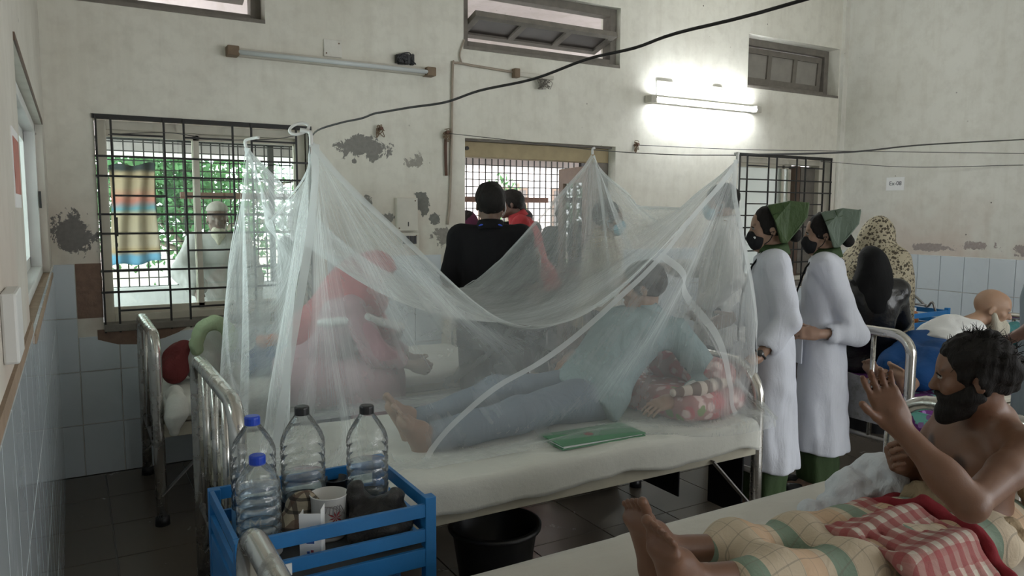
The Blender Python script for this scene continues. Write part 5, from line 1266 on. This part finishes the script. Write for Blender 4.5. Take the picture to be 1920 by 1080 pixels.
# --- veranda ----------------------------------------------------------------------
J = joints((.99, .8, 0), (-.15, -1, 0), 1.555); J['wriR'] = v3((.80, .42, 1.0)); J['elbR'] = v3((.74, .62, 1.1)); J['hdR'] = unit((-.1, -.5, -.8)); J['elbL'] = J['t'](.24, -.06, 1.12)
p = Person('old man in white robe and cap looking in through the left window', J, (.13, .08, .06), .009); S = SDF(); S.ell(p.P(0, -.01, .05), np.array((.083, .103, .085))*J['hs'], J['hM'], .01); S.half(p.P(0, 0, .055), J['hM']@np.array([0, 0, -1.])); p.piece('skull_cap', S, 'skull_cap', .008)
p.shirt('shaded_white_robe', -.62, 1.85, .03, 'white_robe', .011, .014, 7, flare=.04, sleeve_r=.025); p.trousers('kurta_white'); p.collar('kurta_white', None); S = SDF(); S.ell(p.P(0, .06, -.1), (.048, .042, .05), J['hM'], .02); S.cone(p.P(0, .07, -.12), p.P(0, .085, -.19), .035, .015, .02); p.piece('beard', S, 'beard_white', .008, wob(2, 60, .004)); p.shoes('rust_brown')
J = joints((1.62, 1.0, 0), (-.5, .8, 0), 1.52)
p = Person('person in grey robe outside the right half of the left window', J, (.16, .1, .07), .011, fine=False); p.hair('hair_brown', h=.009); p.shirt('grey_kurta', -.6, 1.8, .03, 'robe', .013, .014, 4, flare=.04); p.trousers('kurta_white', h=.013); p.shoes('rust_brown')
G_ = 'people crowding the veranda outside the doorway'
J = joints((3.56, .62, 0), (-.75, .4, 0), 1.74, .36); p = Person('person in red shirt stooping beyond the doorway', J, (.12, .07, .05), .01, fine=False, group=G_); p.hair(h=.008); p.shirt('red_shirt', -.12, .6, .025, h=.011, seed=5); p.collar('red_shirt', None, .066, .05); p.trousers('dark_trouser', h=.013); p.shoes('black_plastic')
J = joints((3.60, 1.08, 0), (.4, .9, 0), 1.64); p = Person('taller dark-haired person standing at the grille beyond the red shirt', J, (.13, .08, .06), .011, fine=False, group=G_); p.hair(h=.009); p.shirt('black_shirt', -.14, .7, .025, h=.013); p.trousers('dark_trouser', h=.013); p.shoes('black_plastic')
J = joints((3.93, 1.5, 0), (.9, .3, 0), 1.52); p = Person('shorter dark-haired person in profile just behind the red shirt', J, (.15, .09, .065), .01, fine=False, group=G_); p.hair(h=.008); p.shirt('black_shirt', -.14, .7, .025, h=.013); p.trousers('dark_trouser', h=.013); p.shoes('black_plastic')
J = joints((4.2, 1.2, 0), (-.3, -.9, 0), 1.58); p = Person('long-haired person standing right in the doorway crowd', J, (.14, .09, .065), .011, fine=False, group=G_); p.hair(style='long', h=.009, thick=.02); p.shirt('black_cloth', -.5, 1.6, .03, h=.013); p.trousers('dark_trouser', h=.013); p.shoes('black_plastic')
J = joints((2.86, .62, 0), (.3, .9, 0), 1.5); p = Person('person in dark purple scarf at the left edge of the doorway', J, (.14, .09, .065), .011, fine=False, group=G_); p.hair(h=.009, mat='hair_black'); p.shirt('purple_top', -.5, 1.6, .03, h=.013); p.trousers('dark_trouser', h=.013); p.shoes('black_plastic')
S = SDF(); S.ell(J['head'], (.1, .115, .125), J['hM'], .03); S.cone(J['head']-[0, 0, .08], J['neck']-[0, 0, .05], .1, .14, .05); S.ell(J['head']+J['hM']@np.array([0, .115, -.01]), (.065, .06, .08), J['hM'], .02, 's'); p.piece('scarf', S, 'purple_top', .012)
# ------------------------------------------------------------------ patient under the net
J = joints((2.0, -2.1, .6), (-.75, .6, 0), 1.66); J['pel'] = v3((2.10, -2.12, .725)); J['neck'] = v3((2.44, -2.10, 1.035)); J['head'] = v3((2.415, -2.085, 1.16)); J['hM'] = frame((-.72, .68, -.1)); J['hs'] = 1.0; J['w'] = 1.02
J['shoL'] = v3((2.46, -2.27, .965)); J['shoR'] = v3((2.42, -1.94, .98)); J['elbL'] = v3((2.62, -2.37, .735)); J['wriL'] = v3((2.34, -2.40, .70)); J['hdL'] = unit((-1, .02, -.15)); J['hnL'] = v3((0, .35, -1)); J['curlL'] = (.25, .35, .3)
J['elbR'] = v3((2.28, -1.86, .78)); J['wriR'] = v3((2.1, -1.98, .84)); J['hdR'] = unit((-.8, -.3, -.2)); J['hnR'] = v3((.1, -.3, -1))
J['hipL'] = v3((2.06, -2.20, .705)); J['hipR'] = v3((2.06, -2.04, .705)); J['kneL'] = v3((1.64, -2.26, .70)); J['kneR'] = v3((1.66, -2.02, .73)); J['ankL'] = v3((1.235, -2.26, .655)); J['ankR'] = v3((1.26, -2.08, .665))
for q in 'LR': J['toe'+q] = unit((-.42, -.08 if q == 'L' else .05, .9)); J['ins'+q] = unit((.9, 0, .42))
pt = Person('patient in blue-green shirt and jeans lying propped up inside the net', J, (.30, .18, .12), .0065); pt.hair('hair_brown', thick=.012, h=.006, seed=3)
pt.shirt('check_blue_shirt', -.09, 1.45, .026, 'shirt', .0085, .012, 9, sleeve_r=.014); pt.collar('check_blue_shirt', None, .066, .04)
pt.trousers('denim', .016, .93, 'jeans', .0085, 6)
S = SDF(); a, b = J['elbL'], J['wriL']; S.cone(a+(b-a)*.30, a+(b-a)*.52, .052, .05, .01); S.cone(a+(b-a)*.5, a+(b-a)*.8, .036, .036, .005, 's'); pt.piece('rolled_cuff', S, 'kurta_white', .006)
# pillow, folded quilt, file
def pillow(name, label, c, r, R, mat, cat, seed=1, h=.009, disp=.008):
    S = SDF(); S.rbox(c, r, R, min(r)*.95, .02); V, Q = S.build(h, wob(seed, 18, disp, 8)); o = link(name, np_mesh(name, V, Q, c), mat, None, c); return tag(o, label, cat)
Rz = lambda a: np.array(Matrix.Rotation(a, 3, 'Z')); Ry = lambda a: np.array(Matrix.Rotation(a, 3, 'Y')); Rx = lambda a: np.array(Matrix.Rotation(a, 3, 'X'))
pillow('pillow', 'rose-flowered pillow under the patient beside the bed head', (2.50, -2.24, .672), (.21, .27, .062), Rz(.1), 'rose_floral', 'pillow', 3)
pillow('pillow', 'upper rose-flowered cushion leaning against the bed head', (2.60, -2.22, .78), (.09, .24, .075), Rz(.05)@Ry(.3), 'rose_floral', 'pillow', 5)
t = MT('brown_stripe'); v = t.pos(); wv = t.node('TexWave', {'Vector': v, 'Scale': 4.2, 'Distortion': .6}); t.bsdf(t.mix(t.ramp(wv.outputs['Fac'], [(.45, 0.), (.55, 1.)]), (.16, .11, .09), (.55, .47, .4)), .9)
S = SDF(); S.chain([(2.30, -2.44, .742), (2.42, -2.465, .752), (2.60, -2.44, .755)], [.022, .03, .026], .02); V, Q = S.build(.007, wob(4, 40, .005)); tag(link('striped_cloth', np_mesh('striped_cloth', V, Q, (2.42, -2.52, .74)), 'brown_stripe', None, (2.42, -2.52, .74)), 'rolled brown striped cloth lying on the rose-flowered pillow', 'cloth')
simple('file_green', (.11, .27, .15), .5, var=.2); fo = thing('file_folder', 'green file folder lying on the sheet near the patient', 'folder', (1.88, -2.44, .605))
def rot_box(c, h, R): m = MB().box(tuple(-x for x in h), h); m.v = [tuple(np.array(c)+R@np.array(q)) for q in m.v]; return m
part(fo, 'cover', rot_box((1.88, -2.435, .612), (.2, .085, .002), Rz(-.02)), 'file_green'); part(fo, 'cover', rot_box((1.88, -2.435, .624), (.2, .085, .002), Rz(-.03)@Ry(.01)), 'file_green'); part(fo, 'pages', rot_box((1.88, -2.432, .618), (.19, .08, .004), Rz(-.02)), 'paper')
part(fo, 'emblem', MB().lathe([(0, .0028), (.018, .0028), (.02, .002)], (1.86, -2.43, .6245), 16), 'print_red')
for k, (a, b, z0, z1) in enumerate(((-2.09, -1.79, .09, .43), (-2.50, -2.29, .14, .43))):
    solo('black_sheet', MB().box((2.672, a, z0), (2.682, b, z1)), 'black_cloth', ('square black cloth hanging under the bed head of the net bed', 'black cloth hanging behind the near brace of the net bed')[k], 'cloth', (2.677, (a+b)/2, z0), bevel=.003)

# ------------------------------------------------------------------ bare-chested man on the foreground bed
J = joints((2.0, -3.72, .565), (-.8, .6, 0), 1.66); J['pel'] = v3((2.345, -3.67, .64)); J['neck'] = v3((2.335, -3.705, .955)); J['head'] = v3((2.235, -3.705, 1.068)); J['hM'] = frame((-.52, .86, -.05)); J['hs'] = .96; J['w'] = .88; J['leg'] = .68
J['shoL'] = v3((2.215, -3.865, .905)); J['shoR'] = v3((2.39, -3.58, .92)); J['elbL'] = v3((1.925, -3.88, .825)); J['wriL'] = v3((1.875, -3.72, .985)); J['hdL'] = unit((-.25, .35, .9)); J['hnL'] = v3((-.6, -.7, .1)); J['curlL'] = (.25, .3, .25); J['spreadL'] = .12
J['elbR'] = v3((2.36, -3.47, .70)); J['wriR'] = v3((2.215, -3.53, .775)); J['hdR'] = unit((-.9, -.15, .35)); J['hnR'] = v3((.2, -.9, .5)); J['curlR'] = (.55, .6, .5)
J['hipL'] = v3((2.22, -3.77, .62)); J['hipR'] = v3((2.24, -3.60, .62)); J['kneL'] = v3((1.75, -3.69, .63)); J['kneR'] = v3((1.75, -3.54, .628)); J['ankL'] = v3((1.290, -3.60, .675)); J['ankR'] = v3((1.335, -3.46, .68))
for q in 'LR': J['toe'+q] = unit((-.26, -.02, .96)); J['ins'+q] = unit((.95, .1, .26))
hM, hd, hs = J['hM'], J['head'], J['hs']; P = lambda x, y, z: hd+hM@(np.array([x, y, z])*hs); T = torso_frame(J)
dk = (.035, .02, .014); sp = [(J['pel']+T@np.array([.075, .115, .185]), [.028]*3, (.04, .02, .014), .9), (J['pel']+T@np.array([-.075, .115, .185]), [.028]*3, (.04, .02, .014), .9), (J['ankL']+[-.02, -.03, .02], [.012, .012, .02], (.45, .35, .33), .8)]
S = body(J); S.cone(J['elbL'], J['elbL']*.6+J['wriL']*.4, .038, .041, .02)
for q in (-1, 1): S.ell(J['pel']+T@np.array([q*.065, .07, .19]), (.06, .035, .05), T, .05)
S.ell(J['pel']+T@np.array([0, .04, .05]), (.12, .08, .10), T, .06)
man = Person('bare-chested bearded man sitting on the foreground bed with one arm raised', J, (.185, .092, .055), .0052, sp, S=S)
man.eyes(); man.hair('hair_black', thick=.016, h=.0045, seed=4, mess=2.2)
S = SDF(); E = lambda p, r, k=.015, op='u': S.ell(P(*p), np.array(r)*hs, hM, k, op)
E((0, .038, -.042), (.065, .063, .088)); E((0, .07, -.112), (.036, .032, .032))
for q in (-1, 1): S.cone(P(q*.052, -.002, -.045), P(q*.022, .06, -.1), .0245*hs, .025*hs, .015); S.cone(P(q*.062, .008, .0), P(q*.058, .01, -.05), .012, .02, .012)
E((0, .115, -.068), (.024, .03, .011), .006, 's'); S.half(P(0, .03, -.022), hM@np.array([0, .62, 1.]), .006)
for q in (-1, 1): S.cone(P(q*.032, .074, -.06), P(0, .092, -.05), .0065, .0075, .008)
b1 = wob(7, 110, .004, 10); man.piece('beard', S, 'hair_black', .0045, b1)
mb = MB(); g = np.random.default_rng(3)
for i in range(200):
    a = g.uniform(-PI, PI); e = g.uniform(.15, 1.4); d = np.array([math.cos(a)*math.cos(e)*.085, math.sin(a)*math.cos(e)*.105-.014, .03+math.sin(e)*.1]); 
    if d[1] > .06 and d[2] < .08: continue
    n = d/np.linalg.norm(d); q = g.normal(size=3)*.5+[0, -.2, .2]; L = g.uniform(.006, .018); mb.tube([P(*d), P(*(d+n*L*.6+q*.008)), P(*(d+n*L*.8+q*.024))], [.0012, .001, .0004], 4, False)
man.mbp('loose_hair', mb, 'hair_black')['kind'] = 'stuff'
# lungi
def check(name, base, lines, bumpy=.4):
    """woven checks laid along the leg direction"""
    t = MT(name); p = t.pos(); sp_ = t.node('SeparateXYZ', {0: p}); c = t.mix(t.noise(p, 8, 3), tuple(x*.88 for x in base), base)
    for ax, freq, ph, w, col, st in lines:
        f = t.math('FRACT', t.math('ADD', t.math('MULTIPLY', sp_.outputs[ax], freq), ph)); m = t.math('LESS_THAN', f, w); c = t.mix(t.math('MULTIPLY', m, st), c, col)
    t.bsdf(c, .9, 0, t.bump(t.noise(p, 16, 5, .6, .5), bumpy, .02))
check('lungi_check', (.60, .50, .37), [(0, 4.2, .05, .20, (.16, .26, .20), .85), (0, 4.2, .45, .3, (.58, .38, .24), .7), (1, 26., .0, .07, (.2, .18, .15), .45), (0, 27., .0, .06, (.25, .22, .18), .4)])
check('gamcha_check', (.56, .50, .42), [(0, 22., .0, .5, (.30, .05, .055), .7), (1, 20., .2, .5, (.30, .05, .055), .6), (2, 20., .2, .3, (.36, .04, .05), .2)])
S = SDF()
for q in 'LR': S.chain([J['hip'+q], J['kne'+q], J['kne'+q]*.38+J['ank'+q]*.62], [.074, .066, .056], .05)
for f in np.linspace(0, 1, 6): S.cone(J['kneL']*(1-f)+J['hipL']*f+[0, 0, .0], J['kneR']*(1-f)+J['hipR']*f, .054+.014*f, None, .04)
S.cone(J['kneL']*.5+J['ankL']*.5, J['kneR']*.5+J['ankR']*.5, .05, None, .05); S.ell(J['pel']+[0, 0, .0], (.14, .17, .085), None, .05); S.half((0, 0, .572), (0, 0, -1), .006)
d1 = wob(12, 26, .014, 9, (1, .5, .5)); d2 = wob(15, 60, .005, 9)
man.piece('lungi', S, 'lungi_check', .007, lambda X, Y, Z: d1(X, Y, Z)+d2(X, Y, Z))
cloth_mat('tan_cloth', (.36, .27, .17), .9, .3, 20, .8); S = SDF(); S.chain([J['pel']+[-.09, -.16, .02], J['pel']+[-.13, -.06, .05], J['pel']+[-.12, .1, .045], J['pel']+[-.02, .18, .0]], [.028, .032, .032, .03], .03); S.chain([J['pel']+[.06, -.18, .0], J['pel']+[.09, -.12, .06]], [.05, .04], .04); d3 = wob(4, 60, .012); d4 = wob(6, 120, .007, 9); man.piece('lungi_waist', S, 'tan_cloth', .006, lambda X, Y, Z: d3(X, Y, Z)+d4(X, Y, Z))
# chequered towel over his lap
tw = thing('checked_towel', 'red and white checked towel over the lap of the bare-chested man', 'towel', (1.93, -3.72, .62)); S = SDF()
for f in np.linspace(0, 1, 7): x = 1.80+.26*f; S.chain([(x, -3.89, .59), (x, -3.81, .672+.01*f), (x, -3.66, .69+.01*f), (x, -3.53, .665), (x+.02, -3.47, .595)], [.02, .02, .02, .02, .018], .03)
S.half((0, 0, .575), (0, 0, -1), .005); V, Q = S.build(.007, wob(9, 34, .010, 9)); link('cloth', np_mesh('cloth', V, Q, (1.93, -3.72, .62)), 'gamcha_check', tw)
cloth_mat('dark_red', (.22, .02, .028)); S = SDF(); S.chain([(2.10, -3.90, .60), (2.10, -3.81, .69), (2.11, -3.66, .71), (2.07, -3.53, .675), (1.98, -3.47, .605)], [.018, .018, .02, .018, .018], .02); V, Q = S.build(.007, wob(2, 60, .008)); link('border', np_mesh('border', V, Q, (1.93, -3.72, .62)), 'dark_red', tw)
# laundry beside him
def bundle(name, label, cat, pts, rs, mat, seed, amp=.016, sc=30, h=.008, group=None, floor=None, k=.04, sub=None):
    S = SDF(); S.chain(pts, rs, k)
    for (c, r) in (sub or []): S.ell(c, r, None, .03)
    if floor is not None: S.half((0, 0, floor), (0, 0, -1), .005)
    d1 = wob(seed, sc, amp, 10); d2 = wob(seed+3, sc*2.6, amp*.4, 10); V, Q = S.build(h, lambda X, Y, Z: d1(X, Y, Z)+d2(X, Y, Z)); b = tuple(np.round([V[:, 0].mean(), V[:, 1].mean(), V[:, 2].min()], 3))
    return tag(link(name, np_mesh(name, V, Q, b), mat, None, b), label, cat, group)
cloth_mat('grey_white', (.62, .64, .68), .85, .12, 12, .8)
bundle('crumpled_cloth', 'crumpled white cloth lying beside the man on the foreground bed', 'cloth', [(2.06, -3.36, .59), (2.17, -3.40, .635), (2.27, -3.43, .67), (2.34, -3.47, .62)], [.045, .065, .08, .055], 'grey_white', 3, .03, 34, .006, floor=.575, sub=[((2.22, -3.37, .60), (.1, .07, .05)), ((2.29, -3.42, .70), (.03, .06, .045))])
bundle('crumpled_cloth', 'dark red cloth bunched behind the crumpled white cloth', 'cloth', [(2.30, -3.53, .62), (2.22, -3.52, .635), (2.10, -3.47, .61)], [.045, .045, .035], 'dark_red', 6, .018, 34, .007, floor=.575)

pnl = [o for o in bpy.data.objects if o.name.startswith('headboard') and abs(wbase(o).x-1.56) < .05][0]
part(pnl, 'flowered_cover', MB().box((2.712, -3.60, .60), (2.728, -3.235, .80)), 'purple_floral', bevel=.004, label='purple and turquoise flowered cover on the headboard')
# ------------------------------------------------------------------ bags, bundles and things on carts and beds
t = MT('black_bag'); v = t.obj(); n = t.noise(v, 22, 6, .7, 1.2); b = t.bsdf((.035, .032, .03), .28, 0, t.bump(n, .9, .02)); b.inputs['Alpha'].default_value = .93
t = MT('blue_bag'); v = t.obj(); n = t.noise(v, 24, 6, .7, 1.2); t.bsdf(t.mix(n, (.01, .05, .2), (.03, .2, .5)), .25, 0, t.bump(n, .9, .02))
t = MT('clear_bag'); v = t.obj(); n = t.noise(v, 24, 6, .7, 1.2); b = t.bsdf(t.mix(n, (.2, .5, .65), (.5, .75, .8)), .2, 0, t.bump(n, .9, .02)); b.inputs['Alpha'].default_value = .75
bundle('plastic_bag', 'knotted black plastic bag at the right end of the cart', 'bag', [(.81, -2.84, .645), (.82, -2.88, .655), (.77, -2.90, .635)], [.065, .07, .05], 'black_bag', 4, .022, 36, .0055, floor=.603, sub=[((.765, -2.83, .715), (.025, .02, .035))])
t = MT('plaid_dark'); p = t.pos(); sp_ = t.node('SeparateXYZ', {0: p}); c = t.mix(t.noise(p, 9, 3), (.3, .25, .18), (.42, .36, .27))
for ax, fr_, w_, col in ((0, 26, .35, (.03, .02, .018)), (1, 24, .3, (.12, .07, .05)), (2, 30, .25, (.02, .02, .02))): c = t.mix(t.math('MULTIPLY', t.math('LESS_THAN', t.math('FRACT', t.math('ADD', t.math('MULTIPLY', sp_.outputs[ax], fr_), t.noise(p, 7, 2))), w_), .75), c, col)
t.bsdf(c, .9, 0, t.bump(t.noise(p, 30, 4), .5, .01))
bundle('checked_cloth', 'brown checked cloth stuffed behind the mug on the cart', 'cloth', [(.585, -2.79, .625), (.60, -2.765, .66), (.63, -2.755, .70), (.655, -2.75, .69)], [.03, .03, .024, .02], 'plaid_dark', 8, .010, 50, .006, floor=.604)
bundle('plastic_bag', 'knotted blue plastic bag on the lower shelf of the cart', 'bag', [(.72, -2.86, .44), (.80, -2.84, .44)], [.075, .08], 'blue_bag', 5, .02, 40, .007, floor=.364, sub=[((.75, -2.88, .52), (.025, .02, .035))])
# far-left bed
cloth_mat('plaid_red', (.16, .035, .035), .9, .5, 16); cloth_mat('pale_bag', (.5, .52, .48), .5, .2, 14); cloth_mat('green_towel', (.34, .42, .26), .9, .2, 18)
bundle('cloth_bundle', 'dark red checked bundle on the corner bed behind its foot rail', 'bundle', [(.52, -.62, .70), (.58, -.55, .76)], [.075, .07], 'plaid_red', 6, .016, 30, .009, floor=.606)
bundle('cloth_bag', 'pale bulging cloth bag on the corner bed', 'bag', [(.68, -.56, .72), (.72, -.52, .80)], [.11, .1], 'pale_bag', 7, .014, 22, .009, floor=.606)
a_ = [(.72+.085*math.cos(q), -.66-.015*math.sin(q), .83+.10*math.sin(q)) for q in np.linspace(-.4, PI+.4, 11)]
bundle('rolled_towel', 'pale green towel looped over the cloth bag', 'towel', a_, [.03]*11, 'green_towel', 5, .008, 40, .007, k=.02)
bundle('white_rag', 'white rag hanging over the side of the corner bed', 'cloth', [(.50, -.86, .62), (.50, -.99, .60), (.49, -1.005, .53), (.475, -1.01, .47)], [.04, .035, .04, .02], 'bed_linen', 4, .012, 34, .008)
cloth_mat('orange_cloth', (.55, .16, .05)); bundle('cloth_bundle', 'blue cloth bundle on the corner bed seen through the net', 'bundle', [(.95, -.62, .69), (1.08, -.6, .70)], [.085, .08], 'blue_cloth', 2, .016, 28, .01, floor=.606)
bundle('cloth_bundle', 'orange cloth on top of the blue bundle on the corner bed', 'bundle', [(.98, -.62, .80), (1.05, -.61, .80)], [.035, .03], 'orange_cloth', 3, .012, 40, .009)
# back right cart: bucket, bags, clip, bottle; blue quilts on the bed
simple('bucket_red', (.5, .025, .03), .35); simple('bucket_clear', (.6, .58, .57), .4); simple('orange_syrup', (.6, .2, .06), .3)
bx, by, bz = 5.62, -1.20, .661; bu = thing('plastic_bucket', 'white plastic bucket with red rim on the back right cart', 'bucket', (bx, by, bz))
part(bu, 'body', MB().lathe([(0, .003), (.085, 0), (.09, .01), (.11, .2), (.105, .2), (.085, .012), (0, .01)], (bx, by, bz), 28), 'bucket_clear', True); part(bu, 'rim', MB().lathe([(.104, .14), (.114, .145), (.122, .205), (.118, .215), (.106, .21), (.104, .14)], (bx, by, bz), 28), 'bucket_red', True)
bundle('plastic_bag', 'pale blue plastic bag on the back right cart beside the bucket', 'bag', [(5.47, -1.33, .73), (5.56, -1.38, .75)], [.085, .085], 'clear_bag', 5, .014, 34, .009, floor=.664)
simple('green_plastic', (.25, .5, .08), .35); solo('green_bottle', MB().lathe([(0, 0), (.03, 0), (.032, .1), (.02, .2), (.008, .26), (0, .26)], (5.50, -1.25, .75), 16), 'green_plastic', 'green squeeze bottle sticking up behind the pale blue bag', 'bottle', (5.50, -1.25, .75), True)
ob = thing('syrup_bottle', 'small bottle of orange liquid on the back right cart', 'bottle', (5.80, -1.35, .661)); part(ob, 'body', MB().lathe([(0, 0), (.035, 0), (.036, .07), (.015, .09), (.014, .1), (0, .1)], (5.80, -1.35, .661), 18), 'orange_syrup', True); part(ob, 'cap', MB().lathe([(.016, .09), (.016, .115), (0, .118)], (5.80, -1.35, .661), 14), 'enamel_white', True)
cl = thing('steel_holder', 'bent steel holder standing on the back right cart', 'holder', (5.85, -1.2, .661)); part(cl, 'upright', MB().box((5.84, -1.21, .661), (5.865, -1.19, .93)), 'dull_steel'); part(cl, 'bent_arm', MB().tube(catmull([(5.85, -1.2, .92), (5.9, -1.3, .85), (5.93, -1.37, .78), (5.92, -1.42, .82), (5.93, -1.45, .74)], 6), .009, 8), 'dull_steel', True); part(cl, 'bent_arm', MB().tube([(5.85, -1.2, .8), (5.93, -1.37, .79)], .008, 8), 'dull_steel', True)
bundle('blue_quilt', 'bright blue quilt heaped at the foot of the back right bed', 'quilt', [(3.92, -2.45, .60), (4.05, -2.35, .63), (4.2, -2.42, .63), (4.30, -2.30, .66)], [.08, .11, .11, .1], 'blue_cloth', 9, .018, 22, .011, floor=.567)
bundle('blue_quilt', 'dark blue cloth heap behind the bearded man', 'quilt', [(5.3, -2.42, .60), (5.5, -2.35, .62)], [.08, .09], 'blue_cloth', 4, .016, 24, .011, floor=.567)
cloth_mat('teal_cloth', (.06, .2, .2), .8, .4, 16); bundle('cloth_bundle', 'small dark teal bundle beyond the bearded man', 'bundle', [(5.45, -2.15, .68), (5.6, -2.18, .7)], [.1, .09], 'teal_cloth', 12, .018, 34, .011, floor=.567)

# ------------------------------------------------------------------ veranda cloth, tree, houses
t = MT('striped_hanging'); p = t.pos(); z = t.node('SeparateXYZ', {0: p}).outputs[2]; f = t.math('ADD', z, t.math('MULTIPLY', t.noise(p, 4, 3), .08))
c = t.ramp(t.math('DIVIDE', t.math('SUBTRACT', f, 1.05), .85), [(0, (.12, .3, .42)), (.16, (.14, .32, .45)), (.2, (.36, .26, .14)), (.26, (.36, .3, .22)), (.55, (.34, .28, .19)), (.6, (.1, .26, .3)), (.68, (.4, .16, .12)), (.8, (.34, .27, .18)), (.93, (.32, .25, .16)), (.97, (.04, .05, .05))])
b = t.node('BsdfDiffuse', {'Color': c}); tl = t.node('BsdfTranslucent', {'Color': c}); mx = t.node('MixShader', {0: .2, 1: b.outputs[0], 2: tl.outputs[0]}); t.nt.links.new(mx.outputs[0], t.out.inputs[0])
m = MB().grid(lambda u, v: (.375+.34*u+.012*math.sin(v*5+u*3), 2.005+.02*math.sin(u*16+v*2), 1.86-.80*v+.03*u+.012*math.sin(u*9)), 30, 30)
o = solo('hanging_blanket', m, 'striped_hanging', 'striped blue and tan blanket hung on the veranda grille outside left window', 'blanket', (.55, 1.93, 1.06), True); so = o.modifiers.new('t', 'SOLIDIFY'); so.thickness = .006
t = MT('leaf'); v = t.node('ObjectInfo').outputs['Random']; c = t.mix(t.noise(t.pos(), 3, 3), (.02, .07, .04), (.10, .2, .09)); b = t.node('BsdfDiffuse', {'Color': c}); tl = t.node('BsdfTranslucent', {'Color': (.14, .26, .1)}); mx = t.node('MixShader', {0: .3, 1: b.outputs[0], 2: tl.outputs[0]}); t.nt.links.new(mx.outputs[0], t.out.inputs[0])
simple('bark', (.16, .13, .1), .9, bump=.5, bscale=20)
def tree(label, base, hgt, rad, n, seed, ls=.13):
    g = np.random.default_rng(seed); r = thing('garden_tree', label, 'tree', base, 'trees in the yard'); b = v3(base)
    part(r, 'trunk', MB().tube([b, b+[.05, 0, hgt*.3], b+[-.05, .05, hgt*.6], b+[.1, 0, hgt*.9]], [.13, .1, .07, .03], 10), 'bark', True); m = MB()
    cl_ = [b+np.array([g.normal()*rad*.55, g.normal()*rad*.4, hgt*(.45+.5*g.random())]) for _ in range(26)]
    for c in cl_[:14]: part(r, 'branch', MB().tube([b+[0, 0, hgt*.4], (b+c)/2+[0, 0, hgt*.3], c], [.04, .025, .008], 6), 'bark', True)
    for i in range(n):
        c = cl_[g.integers(len(cl_))]+g.normal(size=3)*rad*.2; d = g.normal(size=3); d /= np.linalg.norm(d); e = np.cross(d, g.normal(size=3)); e /= np.linalg.norm(e); L = ls*g.uniform(.7, 1.3); m.add([c, c+d*L*.5+e*L*.22, c+d*L, c+d*L*.5-e*L*.22], [(0, 1, 2, 3)])
    part(r, 'foliage', m, 'leaf', kind='stuff')
tree('leafy green tree in the yard beyond the left window', (1.6, 6.4, -.3), 2.9, 1.5, 7000, 3)
tree('leafy tree farther left in the yard beyond the blanket', (-2.4, 8.2, -.3), 3.0, 1.0, 4000, 4)
tree('slender tree in the yard seen through the doorway grille', (7.4, 7.6, -.3), 2.6, .35, 350, 5)
def house(label, x0, x1, y, z1, mat, wins):
    r = thing('yard_building', label, 'building', ((x0+x1)/2, y, -.3)); part(r, 'wall', MB().box((x0, y, -.3), (x1, y+2, z1)), mat); part(r, 'roof_slab', MB().box((x0-.3, y-.5, z1), (x1+.3, y+2.2, z1+.15)), mat)
    for a, b, c, d in wins:
        o = part(r, 'window_frame', MB().box((a-.05, y-.04, c-.05), (b+.05, y+.01, d+.05)), 'brown_wood'); part(o, 'pane', MB().box((a, y-.05, c), (b, y-.03, d)), 'dark_pane')
cloth_mat('wall_pinkish', (.55, .46, .44)); simple('wall_redbrick', (.42, .14, .1), .9)
house('pale building across the yard with dark windows', 6.2, 16, 10.5, 2.7, 'plaster_outer', [(8.2, 9.4, .8, 2.0), (10.2, 10.9, .8, 2.0), (12, 13.2, .8, 2.0)])
solo('yard_wall', MB().box((-8, 9.0, -.3), (6.0, 9.15, 1.05)), 'plaster_outer', 'low pale boundary wall across the yard', 'wall', (-1, 9.07, -.3))
